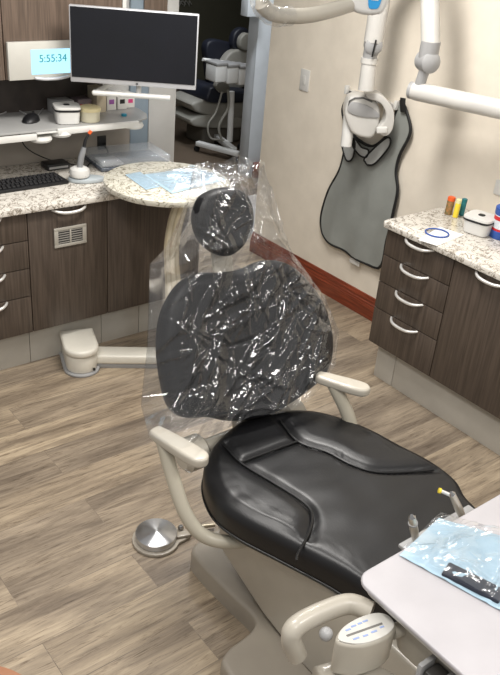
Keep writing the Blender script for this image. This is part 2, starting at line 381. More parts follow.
t = drawer_unit('drawer_cabinet', 'dark brown four drawer cabinet at the end of the right hand counter', ('x', XR), 1.91, 2.31, 3.20)
t = thing('door_cabinet', 'dark brown wide door cabinet at the right frame edge, below the wipes canister', 'cabinet', (2.97, 1.5, 0))
b = nb(); box(b, XR + .021, 3.20, 1.10, 1.91, .212, .808); obj('carcass', b, carc_m, t, smooth=False)
d = front('door', ('x', XR), 1.45, 1.91, .21, .81, t); handle('handle', (XR - .001, 1.71, .798), (0, 1, 0), (-1, 0, 0), d)
d = front('door', ('x', XR), 1.10, 1.45, .21, .81, t); handle('handle', (XR - .001, 1.275, .798), (0, 1, 0), (-1, 0, 0), d)
for i, (a, c) in enumerate(((1.1, 2.165), (2.165, 2.29))):
    b = nb(); box(b, 2.781, 2.797, a + .0015, c - .0015, 0, .209, .001); struct('trim_%d' % (10 + i), b, toe_m)
b = nb(); box(b, 2.797, 3.15, 2.27, 2.288, 0, .209, .001); struct('trim_12', b, toe_m)
b = nb(); box(b, .6, 2.29, 3.155, 3.735, .812, .84, .005); tag(obj('countertop', b, granite_m), 'long white veined granite worktop carrying the black keyboard', 'worktop')
b = nb(); prism(b, [(2.695, 1.05), (3.222, 1.05), (3.222, 2.335), (2.74, 2.335), (2.71, 2.33), (2.697, 2.315)], .812, .84, bev=.005); tag(obj('countertop', b, granite_m), 'white veined granite worktop of the right hand counter against the cream wall', 'worktop')

# upper cabinet
t = thing('wall_cabinet', 'brown wood overhead cabinet above the glass shelf, with the clock panel on it', 'cabinet', (1.3, 3.62, 1.305))
b = nb(); box(b, .6, 2.0, 3.521, 3.734, 1.305, 2.3); obj('carcass', b, carc_m, t, smooth=False)
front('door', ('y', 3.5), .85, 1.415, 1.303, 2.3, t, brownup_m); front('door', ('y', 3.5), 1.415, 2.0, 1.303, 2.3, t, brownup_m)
b = nb(); box(b, 2.001, 2.02, 3.5, 3.734, 1.303, 2.3); obj('side_panel', b, white_m, t)
t_ = nb(); box(t_, 2.25, 2.385, 3.715, 3.7295, 1.3, 2.3, .002); tag(obj('wood_panel', t_, brownup_m), 'narrow brown wood panel on the pale end wall behind the monitor top', 'panel')

# clock display
t = thing('clock_display', 'pale panel with lit blue screen reading 5:55:34 fixed to the overhead cabinet', 'display', (1.6, 3.497, 1.305))
b = nb(); box(b, 1.424, 1.80, 3.478, 3.4985, 1.305, 1.466, .003); obj('panel', b, M('display_bezel', (196, 194, 186), .4), t)
b = nb(); box(b, 1.528, 1.722, 3.4765, 3.4778, 1.326, 1.433, .0005); obj('screen', b, lcd_m, t)
text('digits', '5:55:34', .046, T(1.632, 3.4755, 1.392, 0, PI / 2), lcdt_m, t)
text('date_line', '·  ·  ·', .016, T(1.632, 3.4755, 1.362, 0, PI / 2), lcdt_m, t) if 0 else None
b = nb(); tube(b, cr([(1.54, 3.474, 1.312), (1.58, 3.466, 1.307), (1.62, 3.464, 1.306), (1.66, 3.466, 1.307), (1.71, 3.474, 1.312)], 6), [.004] + [.007] * 23 + [.004], 10); obj('shelf_rim', b, silver_m, t)

# ================================================================== MONITOR
A = Vector((1.665, 3.375, 0)); Bp = Vector((2.125, 3.056, 0)); ux = (Bp - A).normalized(); wd = (Bp - A).length
rz = math.atan2(ux.y, ux.x)
t = thing('monitor', 'large black flat screen monitor with thin silver frame, turned towards the chair', 'monitor', (A.x, A.y, 1.31), rz)
mm = wm(t)
def lb(x0, x1, y0, y1, z0, z1, bev=0): return box(nb(), x0, x1, y0, y1, z0, z1, bev, 2, mm)
obj('housing', lb(0, wd, .001, .03, 0, .322, .004), silver_m, t)
obj('screen', lb(.006, wd - .006, -.0015, .002, .022, .316), screen_m, t, smooth=False)
obj('back_cover', lb(.1, wd - .1, .03, .06, .06, .27, .012), grey_m, t)
obj('power_light', lb(wd / 2 + .01, wd / 2 + .02, -.002, .002, .008, .013), black_m, t)
pa = mm @ Vector((.03, .10, -.028))
b = nb(); tube(b, [mm @ Vector(p) for p in ((.095, .03, -.048), (.25, .03, -.048), (.445, .03, -.048))], .0125, 14); ar = obj('arm', b, white_m, t)
b = nb(); tube(b, [mm @ Vector(p) for p in ((.30, .03, -.05), (.30, .06, .0), (.30, .06, .12))], .012, 10); obj('bracket', b, white_m, ar)
b = nb(); tube(b, [mm @ Vector((.10, .03, -.048)), Vector((1.99, 3.58, 1.24)), Vector((2.06, 3.73, 1.24))], .011, 10); obj('wall_arm', b, white_m, ar)

# ================================================================== GLASS SHELF
t = thing('glass_shelf', 'frosted glass shelf with white front rail and rounded right end', 'shelf', (1.6, 3.6, 1.085))
pts = [(.6, 3.40), (2.02, 3.40), (2.10, 3.43), (2.14, 3.50), (2.155, 3.60), (2.155, 3.734), (.6, 3.734)]
b = nb(); prism(b, [tuple(p)[:2] for p in pts], 1.090, 1.100, bev=.002); obj('glass_top', b, smoke_m, t)
b = nb(); box(b, .6, 1.50, 3.385, 3.402, 1.058, 1.088, .006); box(b, 1.60, 2.03, 3.385, 3.402, 1.070, 1.100, .006); obj('front_rail', b, white_m, t)
for xx, zz in ((1.535, 1.05), (1.635, 1.066), (2.02, 1.068)):
    b = nb(); lathe(b, [(.01, zz - .010), (.046, zz - .008), (.052, zz + .002), (.046, zz + .018)], 24, Matrix.Translation((xx, 3.43, 0))); obj('support_puck', b, white_m, t)
b = nb(); box(b, 1.50, 1.60, 3.385, 3.73, 1.084, 1.0895, .002); obj('cross_plate', b, white_m, t)
b = nb(); lathe(b, [(.012, 0), (.014, .006), (.012, .012), (.004, .013)], 20, Matrix.Translation(az(124, 116, 1.1))); tag(obj('magnet_button', b, teal_m), 'small teal round button lying on the glass shelf', 'button')

# things on the shelf
def tub(name, label, loc, w, h, body_m, rz=0, lid=True):
    t = thing(name, label, 'container', loc, rz); mt = wm(t)
    lathe_p = [(.001, 0), (w * .42, 0), (w * .46, .004), (w * .5, h * .93), (w * .5, h)]
    b = nb(); lathe(b, lathe_p, 40, mt, sq=5); obj('body', b, body_m, t)
    b = nb(); lathe(b, [(w * .51, h - .004), (w * .54, h), (w * .54, h + .006), (w * .51, h + .008)], 40, mt, sq=5); obj('seal', b, black_m, t)
    b = nb(); lathe(b, [(w * .535, h + .007), (w * .54, h + .010), (w * .52, h + .017), (w * .2, h + .019), (.001, h + .019)], 40, mt, sq=5); l = obj('lid', b, white_m, t)
    b = nb(); lathe(b, [(w * .12, h + .0185), (w * .12, h + .0215), (.001, h + .022)], 20, mt, sq=3); obj('lid_button', b, black_m, l)
    return t
tub('storage_tub', 'white square tub with dark rimmed lid on the glass shelf', az(67, 122, 1.1) , .115, .062, white_m, -.3)
p = az(90, 121, 1.1); t = thing('cream_jar', 'cream coloured round lidded jar on the shelf, right of the white tub', 'jar', p); mt = wm(t)
b = nb(); lathe(b, [(.001, 0), (.042, 0), (.046, .004), (.048, .05), (.048, .054)], 32, mt); obj('body', b, M('cream_jar_body', (214, 208, 184), .35), t)
b = nb(); lathe(b, [(.049, .05), (.052, .052), (.052, .066), (.044, .07), (.001, .071)], 32, mt); obj('lid', b, cream_m, t)
def carton(name, label, x, y, w, d, h, m, rz=0, band=None, z=1.1005, grp=None):
    t = thing(name, label, 'box', (x, y, z), rz); mt = wm(t)
    obj('carton', box(nb(), -w / 2, w / 2, -d / 2, d / 2, 0, h, .002, 2, mt), m, t)
    if band:
        b = nb(); box(b, -w / 2 + .012, w / 2 - .012, -d / 2 - .0008, -d / 2 + .001, h * .35, h * .62, 0, 2, mt); obj('printed_label', b, band, t, smooth=False)
    return t
carton('supply_box', 'grey box with dark front, behind the white tub on the shelf', 1.75, 3.66, .10, .09, .062, grey_m, 0, black_m)
carton('supply_box', 'dark box with red print beside the grey box on the shelf', 1.862, 3.665, .075, .08, .062, M('dark_card', (96, 84, 88), .5), 0, red_m)
carton('glove_box', 'tall beige box behind the cream jar on the shelf', 1.935, 3.64, .05, .10, .115, M('beige_card', (206, 194, 170), .6))
carton('swab_box', 'white box with purple print, leftmost of three under the white bar', 2.005, 3.65, .052, .07, .085, white_m, 0, purple_m)
carton('swab_box', 'white box with black print, middle of three under the white bar', 2.066, 3.65, .052, .07, .08, white_m, 0, black_m)
carton('swab_box', 'white box with pink print, rightmost of three under the white bar', 2.122, 3.665, .05, .07, .07, white_m, 0, M('pink_print', (200, 60, 120), .5))
def mouse(label, loc, rz):
    t = thing('computer_mouse', label, 'mouse', loc, rz); mt = wm(t); b = nb()
    bb = bmesh.new(); bmesh.ops.create_uvsphere(bb, u_segments=24, v_segments=14, radius=1)
    for v in bb.verts: v.co = Vector((v.co.x * .037, v.co.y * .06, max(0, v.co.z) * .034 * (1 + .25 * v.co.y)))
    bb.transform(mt); join(b, bb); obj('shell', b, black_m, t)
    b = nb(); lathe(b, [(.001, -.003), (.008, -.003), (.008, .003), (.001, .003)], 16, mt @ T(0, .032, .032, 0, 0, PI / 2)); obj('scroll_wheel', b, rubber_m, t)
mouse('black computer mouse lying on the left part of the glass shelf', az(31, 121, 1.1), -.8)
def cable(name, pts, r, label, m=rubber_m):
    b = nb(); tube(b, cr(pts, 8), r, 8); return tag(obj(name, b, m), label, 'cable')
cable('mouse_cable', [az(26, 114, 1.104), az(12, 108, 1.104), az(4, 113, 1.104), az(-10, 116, 1.104)], .003, 'thin grey cable trailing from the black mouse on the shelf', grey_m)
cable('shelf_cable', [az(36, 118, 1.104), az(44, 108, 1.104), az(52, 106, 1.104), az(57, 104, 1.104)], .0028, 'thin light cable looping beside the white tub on the shelf', grey_m)
cable('keyboard_cable', [Vector((1.55, 3.735, 1.02)), Vector((1.58, 3.70, .93)), Vector((1.68, 3.66, .87)), Vector((1.76, 3.62, .853)), Vector((1.80, 3.55, .852))], .003, 'thin black cable hanging under the shelf behind the keyboard')
cable('light_cable', [az(84, 172, .852), az(90, 163, .853), az(98, 159, .87), az(108, 154, .88), Vector((2.02, 3.73, .90))], .003, 'thin black cable running from curing light to the wall outlet')

# ================================================================== COUNTER THINGS (left)
z0 = .8405
p = az(30, 180, z0); t = thing('keyboard', 'black computer keyboard on the left granite worktop', 'keyboard', (1.40, 3.44, z0), .02); mt = wm(t)
obj('base', box(nb(), -.22, .24, -.075, .075, 0, .016, .005, 2, mt), black_m, t)
b = nb()
key = bmesh.new(); box(key, -.0082, .0082, -.0082, .0082, .016, .024, .002)
kme = bpy.data.meshes.new('key'); key.to_mesh(kme); key.free(); kme.materials.append(M('black_key', (40, 40, 42), .4))
ks = []
for r in range(5):
    for c in range(20):
        k = bpy.data.objects.new('key', kme); k.parent = t; k.location = (-.205 + c * .0218 + (.006 if r % 2 else 0), -.056 + r * .0255, 0); COL.objects.link(k); W[k.name] = mt
t = thing('supply_case', 'clear plastic supply case on the granite behind the curing light', 'case', (2.06, 3.56, z0), -.10); mt = wm(t)
obj('lower_tray', box(nb(), -.19, .19, -.12, .12, 0, .022, .008, 3, mt), M('smoky_plastic', (96, 102, 112), .2, alpha=.8), t)
obj('clear_lid', box(nb(), -.195, .195, -.125, .125, .0225, .062, .012, 3, mt), clear_m, t)
obj('contents', box(nb(), -.17, -.06, -.10, .02, .023, .036, .004, 2, mt), grey_m, t)
t = thing('hub_box', 'small black box half hidden behind the keyboard', 'box', (1.69, 3.62, z0)); mt = wm(t)
obj('case', box(nb(), -.06, .06, -.04, .04, 0, .03, .005, 2, mt), black_m, t); obj('port_strip', box(nb(), -.05, .05, -.042, -.0402, .008, .018, 0, 2, mt), grey_m, t)
b = nb(); box(b, 1.985, 2.035, 3.729, 3.7345, .868, .94, .002); o = tag(obj('wall_outlet', b, black_m), 'dark plug and outlet on the grey backsplash above the clear case', 'outlet')
# curing light
p = az(84, 181, z0); t = thing('curing_light', 'dental curing light wand standing in a white round charging base', 'curing light', (p.x, p.y, z0), -.35); mt = wm(t)
b = nb(); prism(b, [(.10 * math.cos(a) * (1 if math.cos(a) > 0 else .75), .045 * math.sin(a)) for a in [2 * PI * k / 28 for k in range(28)]], 0, .02, mt, .005); obj('base_plate', b, M('grey_blue_plastic', (176, 184, 188), .4), t)
b = nb(); lathe(b, [(.03, .018), (.046, .028), (.05, .045), (.044, .062), (.026, .072), (.02, .070)], 32, mt @ T(-.02, 0, 0)); obj('bowl', b, white_m, t)
w0 = Vector((-.02, 0, .05)); w1 = az(86, 148, .99)
q = [mt @ Vector((-.02, 0, .055)), mt @ Vector((-.012, 0, .11)), mt @ Vector((.004, .0, .165))]
b = nb(); tube(b, cr(q, 6), [.011 + .004 * math.sin(k / 12 * PI) for k in range(13)], 16); wn = obj('wand', b, M('wand_grey', (150, 152, 154), .35, .3), t)
q2 = [mt @ Vector((.004, 0, .165)), mt @ Vector((.012, 0, .20)), mt @ Vector((.03, 0, .232))]
b = nb(); tube(b, cr(q2, 6), [.009 - .004 * k / 12 for k in range(13)], 12); obj('light_guide', b, black_m, wn)
b = nb(); tube(b, [mt @ Vector((.028, 0, .228)), mt @ Vector((.038, 0, .242))], .0085, 12); obj('orange_tip', b, orange_m, wn)

# ================================================================== ROUND GRANITE TABLE
DC = (1.952, 3.00)
t = thing('round_table', 'round granite topped swing table between worktop and dental chair', 'table', (DC[0], DC[1], 0))
b = nb(); lathe(b, [(.01, .896), (.27, .896), (.286, .901), (.292, .915), (.290, .926), (.284, .930), (.001, .930)], 72, Matrix.Translation((DC[0], DC[1], 0))); obj('tabletop', b, granite2_m, t)
post = cr([(1.99, 2.93, .895), (1.985, 2.93, .84), (1.955, 2.93, .74), (1.94, 2.93, .60), (1.96, 2.93, .40), (1.99, 2.93, .06)], 6)
pr = [.055 - .022 * min(1, i / 6) + .012 * max(0, (i - 20) / 10) for i in range(len(post))]
b = nb(); tube(b, post, pr, 20)
pst = obj('post', b, M('carved_cream_post', (214, 204, 178), .4), t)
b = nb()
for k in range(8):
    a = 2 * PI * k / 8; tube(b, [p_ + Vector((math.cos(a), math.sin(a), 0)) * (pr[i] * .97) for i, p_ in enumerate(post)][2:-2], .005, 6)
obj('fluting', b, M('carved_cream_flute', (190, 178, 150), .4), pst)
b = nb(); lathe(b, [(.001, 0), (.12, 0), (.12, .01), (.10, .03), (.05, .06), (.001, .06)], 32, Matrix.Translation((1.99, 2.93, 0))); obj('foot', b, beiged_m, t)
# sterilization pouches on the round table
def pouch(name, label, corners, z, film_mat, back_mat, amp, seed, inner=None):
    c = sum((Vector(q) for q in corners), Vector()) / 4
    t = thing(name, label, 'pouch', (c.x, c.y, z))
    dl = (Vector(corners[2]) - Vector(corners[0])); dang = math.degrees(math.atan2(dl.y, dl.x)); ext = dl.length / 2
    CC = np.concatenate([creases(22, c.x - ext, c.x + ext, c.y - ext, c.y + ext, dang - 30, dang + 30, .04, .16, .006, .016, seed), creases(24, c.x - ext, c.x + ext, c.y - ext, c.y + ext, 0, 180, .02, .06, .004, .010, seed + 1)])
    def sheet(z_, amp_, inset, m_, nm, par, N=80):
        b = nb(); g = []
        for j in range(N + 1):
            row = []
            for i in range(N + 1):
                s = inset + (1 - 2 * inset) * i / N; q = inset + (1 - 2 * inset) * j / N
                p_ = (Vector(corners[0]) * (1 - s) + Vector(corners[1]) * s) * (1 - q) + (Vector(corners[3]) * (1 - s) + Vector(corners[2]) * s) * q
                ed = min(1, min(s, 1 - s, q, 1 - q) * 6)
                h = .5 + .5 * noise.noise(Vector((p_.x * 14 + seed, p_.y * 14, 0)))
                row.append(b.verts.new((p_.x, p_.y, z_ + amp_ * h * (.2 + .8 * ed))))
            g.append(row)
        A_ = np.array([[(v.co.x, v.co.y) for v in r_] for r_ in g]); Zc = crease_height(A_[..., 0], A_[..., 1], CC)
        for j in range(N + 1):
            for i in range(N + 1):
                ed = min(1, min(i, N - i, j, N - j) / N * 6); g[j][i].co.z += max(0, Zc[j, i]) * min(1, amp_ * 45) * (.3 + .7 * ed)
        for j in range(N):
            for i in range(N): b.faces.new((g[j][i], g[j][i + 1], g[j + 1][i + 1], g[j + 1][i]))
        return obj(nm, b, m_, par, angle=30)
    sheet(z + .0015, amp * .3, 0, back_mat, 'paper_back', t)
    sheet(z + .004 + amp * .35, amp, .01, film_mat, 'film_front', t)
    return t
zt = .931
pouch('sterile_pouch', 'small blue and white sterile pouch at the left of the round table', [az(125, 175, zt), az(140, 172, zt), az(160, 187, zt), az(146, 190, zt)], zt, film2_m, lblue_m, .004, 1)
pouch('sterile_pouch', 'large blue sterile pouch lying in the middle of the round table', [az(143, 175, zt), az(196, 168, zt), az(226, 180, zt), az(172, 194, zt)], zt, film2_m, lblue_m, .014, 5)

# ================================================================== FLOOR JUNCTION BOX
t = thing('junction_box', 'cream plastic floor box with rounded front and duct running to the chair', 'junction box', (1.55, 3.12, 0), -.32); mt = wm(t)
def dsh(w, y0, y1, n=14):
    P = [(-w, y1), (-w, y0 + w)] + [(-w * math.cos(a), y0 + w - w * math.sin(a)) for a in [PI * k / n for k in range(1, n)]] + [(w, y0 + w), (w, y1)]
    return P
b = nb(); prism(b, dsh(.088, -.13, .12), 0, .012, mt, .004); obj('base_plate', b, grey_m, t)
b = nb(); prism(b, dsh(.075, -.115, .115), .012, .10, mt, .008); obj('body', b, boxw_m, t)
b = nb(); prism(b, dsh(.084, -.124, .12), .1005, .138, mt, .014, 4); obj('lid', b, boxw_m, t)
b = nb(); lathe(b, [(.001, 0), (.007, 0), (.007, .006), (.001, .006)], 14, mt @ T(.05, -.105, .03, 0, PI / 2)); obj('plug', b, black_m, t)
d0 = Vector((1.60, 3.10, .07)); d1 = Vector((2.02, 2.845, .07)); dd = (d1 - d0)
fm = T(d0.x, d0.y, 0, math.atan2(dd.y, dd.x))
obj('duct', box(nb(), 0, dd.length, -.05, .05, .025, .075, .012, 3, fm), boxw_m, t)
obj('duct_lip', box(nb(), 0, dd.length, -.042, .042, .0, .0245, .002, 2, fm), grey_m, t)

# ================================================================== DENTAL CHAIR
t = thing('dental_chair', 'beige dental treatment chair with black leather seat, back and headrest', 'dental chair', (1.42, 1.45, 0))
# floor base
b = nb()
prism(b, cr([(1.26, 1.70), (1.235, 1.62), (1.24, 1.45), (1.245, 1.33), (1.20, 1.29), (1.09, 1.27), (1.05, 1.20), (1.05, .85), (1.10, .72), (1.7, .72), (1.76, .80), (1.76, 1.24), (1.62, 1.32), (1.60, 1.62), (1.56, 1.71), (1.42, 1.73)], 4, True), 0, .085, None, .03, 4, False)
obj('base_plate', b, beiged_m, t)
# lift body, seen as the big side panel under the seat
b = nb(); prism(b, [(1.60, .455), (1.60, .36), (1.53, .20), (1.30, .12), (1.1, .0855), (.78, .0855), (.72, .455)], 1.25, 1.62, Matrix(((0, 0, 1, 0), (1, 0, 0, 0), (0, 1, 0, 0), (0, 0, 0, 1))), .018, 3)
obj('lift_housing', b, beige_m, t)
# seat
so = [az(203, 478, .53), az(210, 455, .53), az(230, 434, .53), az(250, 424, .53), az(280, 417, .53), az(310, 417, .53), az(340, 424, .53), az(370, 436, .53), az(400, 452, .53), az(430, 468, .53), az(455, 487, .53), az(466, 505, .53),
      Vector((1.74, .90, 0)), Vector((1.66, .80, 0)), Vector((1.48, .765, 0)), Vector((1.34, .80, 0)), Vector((1.265, .88, 0)), Vector((1.232, 1.02, 0)), Vector((1.178, 1.18, 0)), Vector((1.13, 1.32, 0)), Vector((1.122, 1.43, 0))]
so = [(p_.x, p_.y, 0) for p_ in so]
outl = [(p_.x, p_.y) for p_ in cr(so, 8, True)]
seamL = cr([az(222, 440, .58), az(240.6, 460, .58), az(273, 480, .58), az(300, 497, .58), az(312, 510, .58), az(310, 529, .58), az(298, 552, .58), Vector((1.15, 1.085, .58))], 8)
seamR = cr([az(280, 418, .58), az(298, 439, .58), az(328, 450, .58), az(351, 462, .58), az(378.6, 470, .58), az(420, 469, .58), Vector((1.80, 1.15, .58))], 8)
seamC = cr([az(240.6, 460, .58), az(268, 450, .58), az(298, 439, .58)], 8)
def dpoly(q, P):
    return min((q.x - p_.x) ** 2 + (q.y - p_.y) ** 2 for p_ in P) ** .5
def seatfn(q, s):
    d = min(dpoly(q, seamL), dpoly(q, seamR), dpoly(q, seamC))
    z = -.013 * math.exp(-(d / .013) ** 2)
    # bolsters stand proud of the centre panel
    side = 0
    for P in (seamL, seamR):
        dd_ = dpoly(q, P)
        k = min(range(len(P)), key=lambda i: (q.x - P[i].x) ** 2 + (q.y - P[i].y) ** 2)
        outside = (q.x < P[k].x) if P is seamL else (q.x > P[k].x or q.y > P[k].y + .0)
        if P is seamR: outside = (q.y > P[k].y) if k > 16 else (q.x > P[k].x)
        if outside and 1.06 < q.y: side = max(side, min(1, dd_ / .05))
    z += .008 * side * (1 if s < .98 else .6)
    z += .0025 * noise.noise(Vector((q.x * 9, q.y * 14, 2)))
    if s > .86: z += .0015 * noise.noise(Vector((q.x * 38, q.y * 38, 1)))
    return z
b = nb(); cushion(b, outl, Matrix.Translation((0, 0, .455)), .118, .038, .004, 46, seatfn); st = obj('seat', b, leather_m, t, angle=80)
def topz(q): return .455 + .118 - .002
b = nb()
for P in (seamL[:-3], seamR[:-3], seamC): tube(b, [Vector((p_.x, p_.y, .455 + .113 + .003)) for p_ in P], .0042, 8)
obj('seam_piping', b, leather2_m, st)
ctr = Vector((1.45, 1.22, 0)); b = nb()
tube(b, [Vector((ctr.x + (p_[0] - ctr.x) * 1.002, ctr.y + (p_[1] - ctr.y) * 1.002, .487)) for p_ in outl + outl[:1]], .0032, 8); obj('side_piping', b, leather2_m, st)
# armrests
def armrest(back, tip, post_pts, z=.72):
    d = Vector(tip) - Vector(back); L = d.length; f = T(back[0], back[1], z - .028, math.atan2(d.y, d.x))
    w = .036
    P = [(0, -.014), (.02, -.024), (L * .5, -.030), (L - .045, -.031), (L - .014, -.024), (L, 0), (L - .014, .024), (L - .045, .031), (L * .5, .030), (.02, .024), (0, .014)]
    b = nb(); prism(b, [tuple(q)[:2] for q in cr([(x, y, 0) for x, y in P], 4, True)], 0, .032, f, .015, 5)
    a = obj('armrest', b, beige_m, t)
    b = nb(); tube(b, cr(post_pts, 8), .021, 16, 1.1); obj('armrest_post', b, M('armrest_tube', (178, 172, 156), .35) if 'armrest_tube' not in bpy.data.materials else bpy.data.materials['armrest_tube'], a)
armrest((1.035, 1.625, 0), (1.082, 1.42, 0), [(1.04, 1.58, .70), (1.045, 1.53, .60), (1.055, 1.47, .50), (1.09, 1.42, .435), (1.16, 1.37, .415), (1.27, 1.34, .41)])
armrest((1.665, 1.608, 0), (1.755, 1.445, 0), [(1.69, 1.55, .70), (1.725, 1.50, .60), (1.74, 1.46, .50), (1.735, 1.42, .43), (1.65, 1.38, .41), (1.58, 1.36, .41)])
# backrest frame coordinates
th = math.radians(6); ti = math.radians(22)
U = Vector((math.cos(th), -math.sin(th), 0)); NH = Vector((math.sin(th), math.cos(th), 0)); V = Vector((0, 0, 1)) * math.cos(ti) + NH * math.sin(ti); NN = U.cross(V)
P0 = Vector((1.44, 1.68, .6))
BF = Matrix((U, V, NN)).transposed().to_4x4(); BF.translation = P0
def bp(x, y, off=0):
    d = ray(x, y); p0 = P0 + NN * off; tt = (p0 - C0).dot(NN) / d.dot(NN); p_ = C0 + d * tt - p0; return (p_.dot(U), p_.dot(V))
bo = [(-.03, -.015), (.06, -.022), (.14, -.005), (.22, .022), (.305, .065), (.345, .13), (.352, .22), (.325, .325), (.26, .42), (.19, .475), (.11, .49), (.03, .475), (-.05, .478), (-.13, .485), (-.2, .46), (-.262, .39), (-.292, .30), (-.30, .2), (-.29, .10), (-.25, .05), (-.17, .03), (-.10, .0)]
bo = [(x, y) for x, y in bo]
bout = [(p_.x, p_.y) for p_ in cr([(x, y, 0) for x, y in bo], 6, True)]
b = nb(); cushion(b, bout, BF @ Matrix.Translation((0, 0, -.03)), .085, .035, .0, 26, lambda q, s: -.03 * math.exp(-((q.x - .02) / .16) ** 2) * (1 - s ** 4) + .004 * noise.noise(Vector((q.x * 8, q.y * 8, 4))) - .006 * math.exp(-((abs(q.x - .02) - .17) / .01) ** 2))
bk = obj('backrest', b, leatherb_m, t, angle=80)
b = nb(); prism(b, [(p_[0] * .9 + .003, (p_[1] - .23) * .9 + .23) for p_ in bout], -.06, -.031, BF, .012, 3); obj('back_shell', b, beige_m, bk)
# stem between backrest and seat
b = nb(); box(b, -.05, .10, -.10, .12, -.085, -.032, .02, 3, BF @ Matrix.Translation((.02, -.02, 0))); box(b, 1.34, 1.56, 1.60, 1.745, .36, .52, .04, 4); obj('back_bracket', b, beige_m, t)
for c_, r_ in (((1.235, 1.70, .50), .058), ((1.655, 1.70, .50), .058)):
    b = nb(); lathe(b, [(.001, -.045), (r_ * .7, -.045), (r_, -.03), (r_, .03), (r_ * .7, .045), (.001, .045)], 28, Matrix.Translation(c_) @ Matrix.Rotation(PI / 2, 4, 'Y')); obj('hinge_cover', b, beige_m, t)
b = nb(); tube(b, [(1.235, 1.70, .50), (1.655, 1.70, .50)], .03, 16); obj('hinge_bar', b, beige_m, t)
# headrest
HF = BF @ Matrix.Translation((-.04, .635, .03)) @ Matrix.Diagonal((.93, .97, 1, 1)) @ Matrix.Rotation(math.radians(8), 4, 'X')
ho = [(0, -.105), (.055, -.085), (.098, -.035), (.108, .03), (.085, .085), (.03, .11), (-.03, .11), (-.085, .088), (-.112, .03), (-.10, -.035), (-.055, -.085)]
hout = [(p_.x, p_.y) for p_ in cr([(x, y, 0) for x, y in ho], 6, True)]
b = nb(); cushion(b, hout, HF, .075, .03, .006, 12, lambda q, s: -.012 * math.exp(-(q.x / .05) ** 2) * (1 - s ** 4)); hr = obj('headrest', b, leatherb_m, t, angle=80)
b = nb(); box(b, -.035, .035, -.28, .02, -.015, .005, .008, 3, BF @ Matrix.Translation((-.03, .68, .012))); obj('headrest_stem', b, beige_m, hr)

